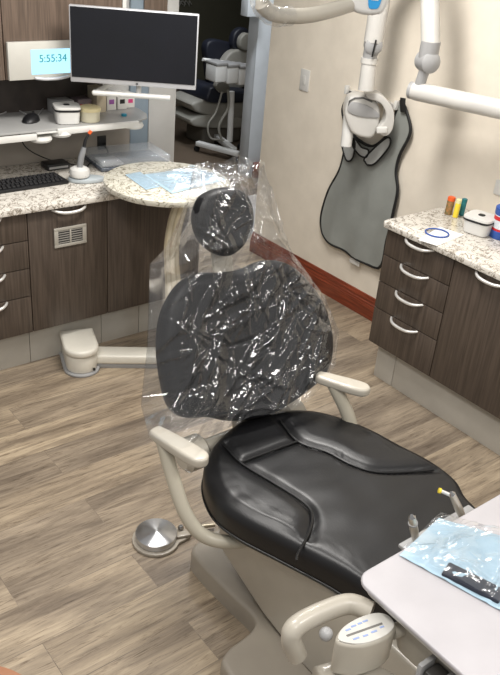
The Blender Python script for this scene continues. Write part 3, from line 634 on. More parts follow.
# ================================================================== CLEAR BAG
def poly_at(P, s):
    L = [0]
    for a, c in zip(P, P[1:]): L.append(L[-1] + math.dist(a, c))
    x = s * L[-1]
    for i in range(len(P) - 1):
        if x <= L[i + 1] + 1e-9:
            f = (x - L[i]) / max(1e-9, L[i + 1] - L[i]); return Vector((P[i][0] + (P[i + 1][0] - P[i][0]) * f, P[i][1] + (P[i + 1][1] - P[i][1]) * f))
    return Vector(P[-1])
def bag():
    OFF = .02
    tr = lambda P: [bp(x, y, OFF) for x, y in P]
    left = tr([(149, 436), (141, 405), (147, 350), (149, 300), (150, 264), (164, 250), (178, 222), (189, 196), (197, 176)])
    right = tr([(322, 384), (335, 364), (338, 330), (324, 297), (302, 266), (279, 238), (268, 208), (258, 192), (249, 176)])
    bot = tr([(149, 436), (172, 444), (190, 436), (215, 424), (240, 412), (262, 410), (292, 400), (322, 384)])
    top = tr([(197, 176), (204, 166), (216, 159), (228, 164), (240, 166), (249, 176)])
    def grid(NS, NT):
        UV = np.zeros((NT + 1, NS + 1, 2))
        Bs = [poly_at(bot, i / NS) for i in range(NS + 1)]; Ts = [poly_at(top, i / NS) for i in range(NS + 1)]
        for j in range(NT + 1):
            tt = j / NT; l = poly_at(left, tt); r = poly_at(right, tt)
            for i in range(NS + 1):
                s = i / NS
                uv = l * (1 - s) + r * s + Bs[i] * (1 - tt) + Ts[i] * tt - (Vector(bot[0]) * (1 - s) * (1 - tt) + Vector(bot[-1]) * s * (1 - tt) + Vector(top[0]) * (1 - s) * tt + Vector(top[-1]) * s * tt)
                UV[j, i] = uv.x, uv.y
        return UV
    NS, NT = 230, 320; UV = grid(NS, NT); X, Y = UV[..., 0], UV[..., 1]
    C1 = creases(46, -.32, .36, .0, .5, 25, 62, .06, .22, .010, .024, 3)
    C2 = creases(90, -.32, .36, -.02, .52, 5, 80, .03, .10, .005, .013, 5)
    C3 = creases(26, -.32, .36, .0, .5, -70, 0, .04, .12, .007, .016, 6)
    C4 = creases(80, -.25, .25, .48, .95, 20, 160, .03, .13, .006, .017, 7)
    C5 = creases(16, -.15, .2, .40, .85, 60, 120, .15, .28, .010, .022, 8)
    Zc = sum(crease_height(X, Y, c) for c in (C1, C2, C3, C4, C5))
    def smo(v): v = max(0, min(1, v)); return v * v * (3 - 2 * v)
    b = nb(); FR = []
    for j in range(NT + 1):
        row = []
        for i in range(NS + 1):
            x, y = X[j, i], Y[j, i]; e = min(1, 1.75 * (1 - abs(2 * i / NS - 1) ** 2.2)); head = max(0, min(1, (y - .5) / .06))
            z = .024 + (.070 + .055 * head) * e + (.016 * noise.noise(Vector((x * 7, y * 5, 3))) + max(-.008, Zc[j, i])) * (.35 + .65 * e)
            p = BF @ Vector((x, y, z))
            amt = .24 * smo((.16 - y) / .18) * smo((-.10 - x) / .15)
            if amt > 0: p = p + (C0 - p).normalized() * amt
            row.append(b.verts.new(p))
        FR.append(row)
    for j in range(NT):
        for i in range(NS): b.faces.new((FR[j][i], FR[j][i + 1], FR[j + 1][i + 1], FR[j + 1][i]))
    MS, MT = 46, 64; UV = grid(MS, MT); BK = []
    for j in range(MT + 1):
        row = []
        for i in range(MS + 1):
            x, y = UV[j, i]; e = 1 - abs(2 * i / MS - 1) ** 2.2
            row.append(b.verts.new(BF @ Vector((x, y, .018 - .115 * e + .012 * noise.noise(Vector((x * 9 + 30, y * 9, 3))) * e))))
        BK.append(row)
    for j in range(MT):
        for i in range(MS): b.faces.new((BK[j][i], BK[j][i + 1], BK[j + 1][i + 1], BK[j + 1][i]))
    o = obj('plastic_cover', b, film_m, None, angle=75)
    # loose gathered end lying over the round table
    q = [az(168, 186, .945), az(196, 163, .955), az(250, 166, .97), az(246, 194, .95)]; cc = sum(q, Vector()) / 4
    cl = creases(90, cc.x - .2, cc.x + .2, cc.y - .2, cc.y + .2, 0, 180, .03, .14, .006, .018, 31)
    NL = 110; b = nb(); G = []
    P_ = [[(q[0] * (1 - i / NL) + q[1] * (i / NL)) * (1 - j / NL) + (q[3] * (1 - i / NL) + q[2] * (i / NL)) * (j / NL) for i in range(NL + 1)] for j in range(NL + 1)]
    A_ = np.array([[(p.x, p.y) for p in r_] for r_ in P_]); Zl = crease_height(A_[..., 0], A_[..., 1], cl)
    for j in range(NL + 1):
        row = []
        for i in range(NL + 1):
            w = .012 * noise.noise(Vector((i * .08, j * .08, 1))); p = P_[j][i]
            row.append(b.verts.new((p.x + w, p.y + w, p.z + max(-.006, Zl[j, i]) + .02 * noise.noise(Vector((p.x * 12, p.y * 12, 5))))))
        G.append(row)
    for j in range(NL):
        for i in range(NL): b.faces.new((G[j][i], G[j][i + 1], G[j + 1][i + 1], G[j + 1][i]))
    obj('loose_end', b, film_m, o, angle=75)
    tag(o, 'clear crinkled plastic bag draped over the chair backrest and headrest', 'plastic cover')
bag()

# ================================================================== FOOT PEDAL
c_ = az(155, 540, .02); c_ = Vector((1.212, 1.865, 0))
t = thing('foot_control', 'round chrome foot control disc on the floor left of the chair', 'foot control', (c_.x, c_.y, 0)); mt = wm(t)
pl = [(.088 * math.cos(a), .088 * math.sin(a)) for a in [math.radians(k) for k in range(30, 331, 15)]]
pl = pl + [(.10, -.035), (.125, -.02), (.13, .0), (.115, .025), (.085, .035)]
f = mt @ Matrix.Rotation(math.radians(-18), 4, 'Z')
b = nb(); prism(b, pl, 0, .014, f, .004); obj('base_plate', b, beiged_m, t)
b = nb(); lathe(b, [(.001, .014), (.068, .014), (.075, .018), (.076, .040), (.073, .043), (.001, .051)], 64, mt)
m_ = bpy.data.materials.new('radial_brushed_steel'); m_.use_nodes = True; nt = m_.node_tree; bs = nt.nodes['Principled BSDF']
bs.inputs['Metallic'].default_value = 1; bs.inputs['Base Color'].default_value = lin((205, 206, 208)); bs.inputs['Roughness'].default_value = .3; bs.inputs['Anisotropic'].default_value = .9; bs.inputs['Anisotropic Rotation'].default_value = .25
tg = nt.nodes.new('ShaderNodeTangent'); tg.direction_type = 'RADIAL'; tg.axis = 'Z'; nt.links.new(tg.outputs[0], bs.inputs['Tangent'])
tc = nt.nodes.new('ShaderNodeTexCoord'); gr = nt.nodes.new('ShaderNodeTexGradient'); gr.gradient_type = 'RADIAL'; nt.links.new(tc.outputs['Object'], gr.inputs[0])
wv = nt.nodes.new('ShaderNodeMath'); wv.operation = 'MULTIPLY'; wv.inputs[1].default_value = 300; nt.links.new(gr.outputs['Fac'], wv.inputs[0])
nz = nt.nodes.new('ShaderNodeTexNoise'); nz.noise_dimensions = '1D'; nt.links.new(wv.outputs[0], nz.inputs['W'])
nz.inputs['Scale'].default_value = 1
bu = nt.nodes.new('ShaderNodeBump'); bu.inputs['Strength'].default_value = .1; nt.links.new(nz.outputs['Fac'], bu.inputs['Height'])
obj('pedal_disc', b, m_, t)
b = nb(); lathe(b, [(.001, .014), (.011, .014), (.011, .03), (.008, .034), (.001, .034)], 18, f @ T(.098, .018, 0)); obj('knob', b, chrome2_m, t)
b = nb(); box(b, .07, .125, -.028, .0, .014, .026, .005, 2, f); obj('switch_block', b, beiged_m, t)
b = nb(); tube(b, [f @ Vector((.12, -.01, .018)), Vector((1.36, 1.83, .02)), Vector((1.43, 1.80, .02))], .008, 10); obj('tubing', b, M('grey_tubing', (170, 160, 140), .3, .4), t)

# ================================================================== DELIVERY UNIT
t = thing('delivery_unit', 'dental delivery unit with white tray top, side handle and control pad', 'delivery unit', (1.3, .55, .62))
def rr(x0, x1, y0, y1, r, n=6):
    P = []
    for cx, cy, a0 in ((x1 - r, y1 - r, 0), (x0 + r, y1 - r, 90), (x0 + r, y0 + r, 180), (x1 - r, y0 + r, 270)):
        for k in range(n + 1): a = math.radians(a0 + 90 * k / n); P.append((cx + r * math.cos(a), cy + r * math.sin(a)))
    return P
b = nb(); prism(b, rr(1.018, 1.72, .25, .79, .035), .838, .85, None, .004, 3)
obj('tray', b, M('white_tray', (184, 181, 184), .4), t)
b = nb(); prism(b, rr(1.030, 1.708, .262, .778, .03), .818, .8375, None, .004, 2); obj('tray_rim', b, offw_m, t)
b = nb(); prism(b, rr(1.06, 1.68, .25, .70, .04), .70, .8175, None, .02, 4); obj('body', b, beige_m, t)
b = nb(); tube(b, cr([az(372, 612, .79), az(350, 604, .79), az(325, 611, .79), az(298, 625, .785), az(291, 638, .76), az(297, 655, .70)], 8), [.022] * 30 + [.021] * 11, 18, 1.05); hd = obj('handle', b, beige_m, t)
b = nb(); prism(b, [(.86, .62), (.90, .76), (1.0, .73), (1.05, .60)], .60, .69, None, .015, 3); obj('handle_mount', b, beige_m, hd)
# control pad
pc = az(365, 630, .80); f = T(pc.x, pc.y, .735, math.radians(-12))
pp = [(p_.x, p_.y) for p_ in cr([(-.072, 0, 0), (-.05, .022, 0), (-.01, .034, 0), (.035, .036, 0), (.065, .026, 0), (.076, .005, 0), (.066, -.020, 0), (.03, -.034, 0), (-.02, -.034, 0), (-.055, -.02, 0)], 5, True)]
b = nb(); prism(b, [(x * .97, y * .97) for x, y in pp], -.03, .065, f, .014, 4); cp = obj('control_pad', b, beige_m, t)
b = nb(); prism(b, [(x * .9, y * .86) for x, y in pp], .0655, .0672, f, .0006, 1); obj('pad_face', b, M('pad_face', (198, 196, 190), .4), cp)
b = nb(); box(b, -.045, .042, -.003, .002, .0673, .0678, 0, 1, f); obj('pad_line', b, greytx_m, cp, smooth=False)
b = nb()
for i, (x, y, w) in enumerate(((-.034, .012, .012), (-.018, .016, .012), (-.002, .017, .010), (.012, .018, .012), (-.03, -.013, .014), (-.008, -.014, .012), (.014, -.012, .014), (.036, -.008, .010))):
    box(b, x - w / 2, x + w / 2, y - .002, y + .002, .0673, .0679, 0, 1, f)
obj('pad_keys', b, bluetx_m, cp, smooth=False)
b = nb(); bb = bmesh.new(); bmesh.ops.create_uvsphere(bb, u_segments=20, v_segments=12, radius=.015); bb.transform(Matrix.Translation(az(326, 634, .775))); join(b, bb); obj('pad_knob', b, grey_m, cp)
b = nb(); tube(b, [az(392, 632, .77), az(402, 628, .77)], .016, 14); obj('pad_pivot', b, beige_m, cp)
# holder under the tray edge
b = nb()
for k in range(3): box(b, 1.015, 1.058, .54 - k * .05, .575 - k * .05, .715, .78, .006, 2)
ih = obj('instrument_holder', b, M('dark_holder', (50, 48, 46), .4), t)
b = nb()
for k in range(3): box(b, 1.01, 1.055, .577 - k * .05, .588 - k * .05, .71, .79, .002, 2)
obj('holder_divider', b, grey_m, ih)
# column linking unit to the chair's far side
b = nb(); tube(b, cr([(1.40, .40, .70), (1.40, .36, .52), (1.42, .42, .36), (1.5, .62, .25), (1.52, .8, .2)], 8), .035, 16); obj('support_arm', b, beige_m, t)

def handpiece(label, top, base, cap, m_, side=None):
    t = thing('handpiece', label, 'handpiece', base); b = nb()
    T0, B0 = Vector(top), Vector(base); d = T0 - B0
    tube(b, [B0, B0 + d * .5, B0 + d * .85, T0], [.008, .0105, .009, .0085], 16); o = obj('body', b, m_, t)
    tube_ = nb(); tube(tube_, [T0, T0 + d.normalized() * .006], [.0085, .004], 14); obj('head_cap', tube_, chrome2_m, t)
    if side is not None:
        b = nb(); tube(b, [T0 - d * .08, Vector(side)], .0045, 10); nz = obj('nozzle', b, chrome_m, t)
        b = nb(); s = Vector(side); dv = (s - T0).normalized(); tube(b, [s, s + dv * .006], .0065, 10); obj('yellow_tip', b, yellow_m, nz)
    else:
        b = nb(); tube(b, [B0 + d * .72, B0 + d * .78], .0112, 16); obj('grip_ring', b, grey_m, t)
hp = M('handpiece_steel', (196, 190, 178), .3, .7)
handpiece('short steel handpiece standing at the back edge of the tray', az(412, 517, .89), Vector((1.262, .822, .80)), 0, hp)
handpiece('steel air syringe with yellow tip at the back edge of the tray', az(452, 494, .895), Vector((1.42, .805, .80)), 0, hp, az(441, 491, .90))
b = nb(); box(b, 1.22, 1.48, .7805, .84, .79, .80, .003, 2, None); t_ = tag(obj('handpiece_rail', b, grey_m), 'grey handpiece rail along the back edge of the tray', 'rail')

# pouch on the tray
zt = .8505
pouch('instrument_pouch', 'clear and pale blue instrument pouch on the white tray at the right edge', [az(399, 556, zt), az(440, 514, zt + .015), az(530, 545, zt), az(530, 628, zt)], zt, film2_m, lblue_m, .04, 11)
b = nb(); f_ = (az(449, 562, .86), az(506, 590, .86)); dd = f_[1] - f_[0]
box(b, 0, dd.length, -.045, .0, .0, .010, .004, 2, T(f_[0].x, f_[0].y, .853, math.atan2(dd.y, dd.x))); tag(obj('instrument_case', b, M('dark_blue_case', (36, 40, 52), .35)), 'dark instrument block inside the blue pouch on the tray', 'instrument case')

# ================================================================== WALL THINGS
t = thing('light_switch', 'white wall switch plate on the cream wall near the doorway', 'switch', (3.22, 3.538, 1.135))
obj('plate', box(nb(), 3.217, 3.2245, 3.50, 3.575, 1.135, 1.255, .002), white_m, t); obj('rocker', box(nb(), 3.2125, 3.2168, 3.525, 3.55, 1.17, 1.22, .0015), white_m, t)
b = nb(); box(b, 3.217, 3.2245, 2.03, 2.13, .96, 1.03, .002); tag(obj('outlet_plate', b, white_m), 'white wall plate at the right frame edge above the counter', 'outlet')
# apron rack
t = thing('apron_rack', 'thin metal wall bracket holding the grey x-ray apron', 'rack', (3.2, 2.98, 1.2))
b = nb(); box(b, 3.19, 3.2245, 2.76, 3.17, 1.205, 1.225, .002); obj('bar', b, chrome_m, t)
for y_ in (2.78, 3.145): obj('hook', box(nb(), 3.165, 3.189, y_ - .009, y_ + .009, 1.205, 1.25, .003), white_m, t)
# apron
ap = [(352, 93), (345, 103), (343, 112), (346, 128), (345, 150), (340, 170), (329, 190), (322, 212), (321, 228), (326, 239), (345, 251), (379, 268), (388, 240), (394, 212), (398, 190), (396, 172), (400, 155), (409, 138), (411, 127), (407, 112), (403, 103), (399, 104), (392, 128), (386, 137), (374, 146), (362, 142), (353, 130)]
t = thing('lead_apron', 'grey x-ray apron with black edging hanging on the cream wall', 'apron', (3.19, 2.97, .30))
XA = 3.195
P3 = [ax(x, y, XA) for x, y in ap]
loop = cr([(p_.y, p_.z, 0) for p_ in P3], 5, True)
# filled sheet: fine grid clipped to the outline, with folds
def inside(y, z, L):
    c = False; n = len(L); j = n - 1
    for i in range(n):
        if (L[i][1] > z) != (L[j][1] > z) and y < (L[j][0] - L[i][0]) * (z - L[i][1]) / (L[j][1] - L[i][1]) + L[i][0]: c = not c
        j = i
    return c
from mathutils.geometry import delaunay_2d_cdt
pts2 = [Vector((p_.x, p_.y)) for p_ in loop]; nl = len(pts2); LL = [(p_.x, p_.y) for p_ in loop]
yy0, yy1 = min(p_.x for p_ in pts2), max(p_.x for p_ in pts2); zz0, zz1 = min(p_.y for p_ in pts2), max(p_.y for p_ in pts2)
g = [Vector((yy0 + (yy1 - yy0) * i / 44, zz0 + (zz1 - zz0) * j / 70)) for i in range(45) for j in range(71)]
def near(q): return min((q - p_).length for p_ in pts2)
g = [q for q in g if inside(q.x, q.y, LL) and near(q) > .007]
vs, es, fs, *_ = delaunay_2d_cdt(pts2 + g, [], [list(range(nl))], 1, 1e-5)
def fold(y, z): return .007 * math.sin((y - yy0) * 30 + z * 2.5) * min(1, max(0, (1.1 - z)) * 1.4) + .006 * noise.noise(Vector((y * 7, z * 3, 0)))
b = nb(); F_ = [b.verts.new((XA - .008 - fold(q.x, q.y), q.x, q.y)) for q in vs]; Bk = [b.verts.new((XA + .002 - fold(q.x, q.y), q.x, q.y)) for q in vs]
for f_ in fs: b.faces.new([F_[i] for i in f_]); b.faces.new([Bk[i] for i in f_][::-1])
sh = obj('vinyl_sheet', b, apron_m, t, angle=80)
b = nb(); tube(b, [Vector((XA - .003 - fold(p_.x, p_.y), p_.x, p_.y)) for p_ in loop + loop[:1]], .0085, 8); obj('edging', b, rubber_m, t)
for (xa, ya, xb, yb) in ((350, 108, 353, 93), (403, 112, 403, 98)):
    b = nb(); a_ = ax(xa, ya, 3.175); c_ = ax(xb, yb, 3.163); tube(b, [a_, (a_ + c_) / 2 + Vector((-.004, 0, 0)), c_], .019, 8, .3, up=(1, 0, 0)); obj('strap', b, rubber_m, t)
# collar flaps of the apron
for nm, P in (('collar_flap', [(343, 142), (355, 140), (354, 156), (350, 161), (346, 158)]), ('collar_flap', [(366, 157), (385, 139), (391, 139), (389, 148), (376, 163), (369, 165), (366, 162)]), ('collar', [(355, 138), (362, 147), (369, 150), (367, 157), (360, 155), (353, 145)])):
    q3 = [ax(x, y, 3.165) for x, y in P]; lp = cr([(p_.y, p_.z, 0) for p_ in q3], 4, True)
    b = nb(); prism(b, [(p_.x, p_.y) for p_ in lp], 0, .008, Matrix(((0, 0, 1, 3.160), (1, 0, 0, 0), (0, 1, 0, 0), (0, 0, 0, 1))), .002); fl = obj(nm, b, apronl_m, t)
    b = nb(); tube(b, [Vector((3.160, p_.x, p_.y)) for p_ in lp + lp[:1]], .005, 8); obj('flap_edging', b, rubber_m, fl)
a_ = ax(355, 262, 3.20)
b = nb(); box(b, 3.193, 3.203, a_.y - .04, a_.y + .04, a_.z - .015, a_.z + .02, .003); obj('care_tag', b, white_m, t)

# ================================================================== X-RAY UNIT
t = thing('xray_unit', 'white wall mounted dental x-ray head on a jointed arm in front of the apron', 'x-ray machine', (2.95, 2.7, 1.0))
rx = Vector((.79, -.61, 0)); upv = Vector((0, 0, 1)); toward = Vector((-.61, -.79, 0))
XC = ax(346, 118, 2.98)
XF = Matrix((rx, upv, rx.cross(upv))).transposed().to_4x4(); XF.translation = XC; XF = XF @ Matrix.Rotation(math.radians(5), 4, 'Z')
k_ = 3.65 / 800
def xp(P): return [((x - 346) * k_, -(y - 118) * k_ * 1.06) for x, y in P]
hb = xp([(343, 112), (345, 99), (351, 93), (366, 93), (377, 99), (382, 110), (380, 128), (374, 136), (361, 135), (350, 128)])
b = nb(); prism(b, [(p_.x, p_.y) for p_ in cr([(x, y, 0) for x, y in hb], 5, True)], -.06, .07, XF, .018, 4); hd = obj('tube_head', b, offw_m, t)
gb = xp([(345.5, 107), (347, 100), (352, 98), (362, 100), (372, 104), (380, 110), (380, 114), (370, 114), (356, 112)])
b = nb(); prism(b, [(p_.x, p_.y) for p_ in cr([(x, y, 0) for x, y in gb], 5, True)], .0705, .078, XF, .003, 2); obj('grip_panel', b, grey_m, hd)
b = nb(); tube(b, [XF @ Vector((x, y, .072)) for x, y in xp([(346, 104), (347, 97), (353, 94), (362, 94), (372, 98)])], .004, 10); obj('grip_rim', b, M('grip_dark', (90, 90, 88), .4), hd)
(c0x, c0y), (c1x, c1y) = xp([(350, 116), (347, 147)])
cone0 = XF @ Vector((c0x, c0y, .0)); cone1 = XF @ Vector((c1x, c1y, .02))
b = nb(); tube(b, [cone0, cone0.lerp(cone1, .5), cone1], [.032, .030, .029], 24); cn = obj('cone', b, white_m, hd)
b = nb(); tube(b, [cone1, cone1 + (cone1 - cone0).normalized() * .004], [.027, .027], 24); obj('cone_end', b, grey_m, cn)
yk = xp([(364, 89), (378, 89), (389, 97), (396, 108), (396, 124), (390, 132), (381, 130), (380, 123), (386, 117), (387, 108), (380, 98), (368, 94)])
b = nb(); prism(b, [(p_.x, p_.y) for p_ in cr([(x, y, 0) for x, y in yk], 4, True)], .0, .10, XF, .012, 3); obj('yoke', b, offw_m, t)
b = nb(); box(b, .145, .20, -.055, -.02, .09, .112, .008, 3, XF); obj('trigger_pad', b, white_m, t)
# arms
D = 2.95
n0 = ax(366, 90, D); n1 = ax(369, 62, D); j1 = ax(373, 45, D); n2 = ax(379, 8, D); n3 = ax(384, -30, D)
b = nb(); tube(b, [n0, n1], [.040, .036], 20); tube(b, [n1 - Vector((0, 0, .005)), n1 + Vector((0, 0, .02))], .041, 20); obj('neck', b, offw_m, t)
b = nb(); tube(b, [n1 + Vector((0, 0, .01)), j1 + Vector((0, 0, .02))], [.034, .04], 18)
lathe(b, [(.001, -.042), (.03, -.040), (.042, -.03), (.042, .03), (.03, .040), (.001, .042)], 28, Matrix.Translation(j1) @ XF.to_quaternion().to_matrix().to_4x4()); jt = obj('elbow_joint', b, grey_m, t)
b = nb(); tube(b, [j1 + Vector((0, 0, .015)), n2, n3], [.046, .047, .047], 24); obj('lower_arm', b, offw_m, t)
b = nb(); tube(b, [ax(372, 57, D - .03) , ax(376, 40, D - .03)], .004, 8); obj('joint_slot', b, rubber_m, jt)
A0 = az(411, 90, 1.39); A1 = az(517, 113, 1.39); A2 = A0.lerp(A1, 1.4)
b = nb(); tube(b, [A0, A0.lerp(A1, .06), A1, A2], [.036, .041, .041, .041], 24); hb_ = obj('horizontal_arm', b, offw_m, t)
b = nb(); tube(b, [A0 - (A1 - A0).normalized() * .004, A0 + (A1 - A0).normalized() * .012], .038, 24); obj('end_collar', b, grey_m, hb_)
b = nb(); box(b, A2.x - .05, 3.224, A2.y - .09, A2.y + .07, 1.25, 1.53, .02, 3); obj('wall_mount', b, offw_m, hb_)
p1 = A0.lerp(A1, .065); p2 = p1 + Vector((.01, 0, .10)); e0 = ax(428, 58, p1.x + .0)
b = nb(); tube(b, [p1, e0 + Vector((0, 0, -.02))], .024, 18); obj('pivot_post', b, grey_m, t)
b = nb(); tube(b, [e0 + Vector((0, 0, -.03)), e0, e0 + Vector((0, 0, .07))], [.036, .043, .043], 24)
lathe(b, [(.001, -.05), (.03, -.048), (.045, -.036), (.045, .036), (.03, .048), (.001, .05)], 28, Matrix.Translation(e0 + Vector((.0, 0, -.015))) @ XF.to_quaternion().to_matrix().to_4x4() @ Matrix.Rotation(.3, 4, 'Y')); obj('shoulder_joint', b, grey_m, t)
b = nb(); q0 = e0 + Vector((0, 0, .06)); q1 = ax(430, 0, e0.x); q2 = q0.lerp(q1, 1.9); tube(b, [q0, q1, q2], [.042, .040, .040], 24); obj('upper_arm', b, offw_m, t)
# scissor top joining both uprights above the frame
b = nb(); tube(b, cr([q2, (q2 + n3) / 2 + Vector((0, 0, .12)), n3], 8), .04, 18); obj('top_link', b, offw_m, t)

# ================================================================== OPERATING LIGHT
Y0 = 1.6
t = thing('operating_light', 'white overhead operating light with beige bow handle at the top of the frame', 'dental light', tuple(ay(320, 0, Y0)))
bow = [ay(263, -4, Y0), ay(262, 4, Y0), ay(272, 13, Y0), ay(290, 16, Y0), ay(310, 15, Y0), ay(332, 10, Y0), ay(352, 4, Y0)]
b = nb(); tube(b, cr(bow, 8), [.015] * 8 + [.019] * 41, 16); bh = obj('bow_handle', b, beige_m, t)
b = nb(); tube(b, cr([bow[0] + Vector((-.004, 0, .01)), bow[1] + Vector((-.008, -.004, 0)), bow[2] + Vector((-.002, -.006, -.006)), bow[3]], 8), [.022, .023, .024, .024] * 6 + [.024], 18, caps=False); obj('sleeve', b, film_m, bh)
lc = ay(366, -2, Y0)
LF = Matrix((rx, upv, rx.cross(upv))).transposed().to_4x4(); LF.translation = lc
b = nb(); prism(b, [(p_.x, p_.y) for p_ in cr([(-.055, .05, 0), (-.052, -.005, 0), (-.03, -.032, 0), (.02, -.036, 0), (.048, -.018, 0), (.05, .05, 0)], 6, True)], -.05, .05, LF, .014, 4); hh = obj('light_housing', b, white_m, t)
b = nb(); prism(b, [(p_.x, p_.y) for p_ in cr([(.0, .03, 0), (.002, -.014, 0), (.016, -.02, 0), (.03, -.012, 0), (.032, .03, 0)], 6, True)], .0505, .053, LF, .001, 1); obj('blue_badge', b, M('badge_blue', (46, 150, 212), .3), hh)
b = nb(); box(b, .007, .025, .001, .006, .0532, .0538, 0, 1, LF); obj('badge_mark', b, white_m, hh)
b = nb(); prism(b, [(p_.x, p_.y) for p_ in cr([(-.28, .06, 0), (-.20, .035, 0), (-.05, .03, 0), (.05, .03, 0), (.06, .09, 0), (-.28, .10, 0)], 5, True)], -.09, .03, LF, .02, 4); obj('reflector_shell', b, white_m, t)
b = nb(); tube(b, cr([lc + Vector((.02, .02, .04)), lc + Vector((.05, .10, .18)), lc + Vector((0, .3, .42)), lc + Vector((-.1, .35, .78))], 8), .022, 14); obj('support_arm', b, offw_m, t)

# ================================================================== RIGHT COUNTER THINGS
zc = .8405
p = az(478, 232, zc); tub('storage_tub', 'white square tub with dark rimmed lid and black button on the right counter', (p.x, p.y, zc), .125, .062, white_m, .2)
p = az(435, 237, zc)
b = nb(); q = [az(418, 240, zc), az(440, 227, zc), az(464, 235, zc), az(437, 246, zc)]; c_ = sum(q, Vector()) / 4
prism(b, [(v.x, v.y) for v in q], zc, zc + .0015); tag(obj('paper_sheet', b, paper_m, smooth=False), 'white paper sheet lying on the right counter under a blue ring', 'paper')
c_ = az(437, 233, zc + .005); b = nb(); tube(b, [(c_.x + .052 * math.cos(a), c_.y + .052 * math.sin(a), zc + .006) for a in [2 * PI * k / 48 for k in range(49)]], .0035, 8, caps=False); tag(obj('blue_ring', b, bluering_m), 'thin blue plastic ring on the white paper sheet', 'ring')
def tube_bottle(name, label, px, top, m1, m2, r, h, lean):
    p = az(*px, zc); t = thing(name, label, 'tube', (p.x, p.y, zc)); f = Matrix.Translation((p.x, p.y, zc)) @ Matrix.Rotation(lean, 4, 'Y')
    b = nb(); lathe(b, [(.001, 0), (r, 0), (r, h * .8), (r * .95, h * .82)], 24, f); obj('body', b, m1, t)
    b = nb(); lathe(b, [(r * 1.02, h * .8), (r * 1.02, h), (r * .8, h * 1.03), (.001, h * 1.03)], 24, f); obj('cap', b, m2, t)
tube_bottle('varnish_tube', 'brown printed tube with orange cap against the wall on the right counter', (448, 214), 0, kraft_m, orange_m, .018, .084, .05)
tube_bottle('varnish_tube', 'yellow tube between the orange capped tube and the teal one', (455, 217), 0, yellow_m, M('white_yellow', (226, 224, 170), .4), .013, .086, .06)
tube_bottle('varnish_tube', 'dark teal tube leaning just behind the white tub', (461, 215), 0, tealdk_m, tealdk_m, .013, .08, .06)
p = az(500, 237, zc); t = thing('wipes_canister', 'white canister of wipes with blue base, red and blue label, at the right frame edge', 'canister', (p.x, p.y, zc)); mt = wm(t)
b = nb(); lathe(b, [(.001, 0), (.047, 0), (.049, .004), (.049, .034), (.045, .036)], 36, mt); obj('blue_base', b, bluering_m, t)
b = nb(); lathe(b, [(.045, .035), (.045, .125), (.001, .125)], 36, mt); bd = obj('body', b, M('canister_white', (214, 220, 226), .35), t)
b = nb(); lathe(b, [(.0455, .036), (.0458, .040), (.0458, .045), (.0455, .047)], 36, mt, cap=False); obj('red_band', b, red_m, bd)
b = nb(); lathe(b, [(.0455, .085), (.0458, .090), (.0458, .098), (.0455, .103)], 36, mt, cap=False); obj('red_band', b, red_m, bd)
b = nb(); lathe(b, [(.046, .108), (.0475, .112), (.0475, .14), (.04, .146), (.001, .146)], 36, mt); obj('cap', b, bluering_m, t)

# ================================================================== FAR ROOM
t = thing('dental_chair', 'dim grey and navy dental chair seen in the far room through the doorway', 'dental chair', (4.72, 6.3, 0))
YF = 6.3
def fpr(P, y0, y1, bev=.02, close=True):
    q = cr([(ay(x, y, YF).x, ay(x, y, YF).z, 0) for x, y in P], 4, True)
    return prism(nb(), [(p_.x, p_.y) for p_ in q], y0, y1, Matrix(((1, 0, 0, 0), (0, 0, 1, 0), (0, 1, 0, 0), (0, 0, 0, 1))), bev, 3)
fb = M('far_chair_shell', (150, 148, 140), .5)
obj('back_cushion', fpr([(208, 62), (207, 46), (214, 40), (228, 42), (246, 50), (248, 80), (240, 92), (214, 90)], 6.30, 6.40), navy_m, t)
obj('back_shell', fpr([(216, 84), (213, 72), (218, 60), (226, 50), (238, 48), (247, 54), (248, 74), (240, 84), (226, 88)], 6.20, 6.295), fb, t)
hr = obj('headrest', fpr([(229, 44), (231, 33), (238, 27), (245, 29), (246, 40), (241, 50), (233, 50)], 6.24, 6.32), navy_m, t)
obj('headrest_shell', fpr([(232, 43), (233, 36), (238, 31), (243, 33), (244, 41), (239, 48), (234, 47)], 6.17, 6.235, .012), fb, hr)
obj('seat_cushion', fpr([(190, 86), (196, 80), (214, 84), (236, 86), (238, 94), (214, 96), (190, 95)], 6.0, 6.5), navy_m, t)
obj('seat_base', fpr([(180, 96), (205, 92), (238, 94), (240, 104), (222, 112), (188, 108), (178, 102)], 6.05, 6.45), fb, t)
obj('lower_base', fpr([(178, 112), (200, 108), (228, 112), (232, 121), (205, 122), (180, 120)], 6.05, 6.45), fb, t)
b = nb(); a_ = ay(200, 108, YF); box(b, 4.35, 4.8, 6.1, 6.4, 0, .2, .03, 3); obj('floor_plinth', b, M('far_plinth', (92, 88, 80), .6), t)
obj('armrest', fpr([(196, 80), (200, 74), (208, 76), (210, 83), (202, 86)], 5.98, 6.04, .012), fb, t)
t = thing('mobile_cart', 'white wheeled instrument cart with four trays in the far room', 'cart', (4.40, 5.86, 0), math.radians(-35)); mt = wm(t)
yC = 5.86
bA = ay(203, 58, yC); bB = ay(250, 67, yC)
dv = Vector((bB.x - bA.x, 0, 0)); zt_ = (bA.z + bB.z) / 2
wtot = .50
ct = M('cart_white', (222, 222, 220), .4)
for k in range(4):
    x0 = 4.165 + k * .128; x1 = x0 + .118; zt1 = .845 - k * .018
    b = nb(); bx_ = box(b, x0, x1, 5.70, 5.86, zt1 - .17, zt1 - .03, .012, 3); dr = obj('tray_pod', b, ct, t)
    b = nb(); box(b, x0 - .003, x1 + .003, 5.69, 5.87, zt1 - .028, zt1 - .005, .006, 2); obj('pod_rim', b, grey_m, dr)
b = nb(); tube(b, [(4.14, 5.87, .84), (4.70, 5.87, .76)], .014, 10); obj('top_rail', b, ct, t)
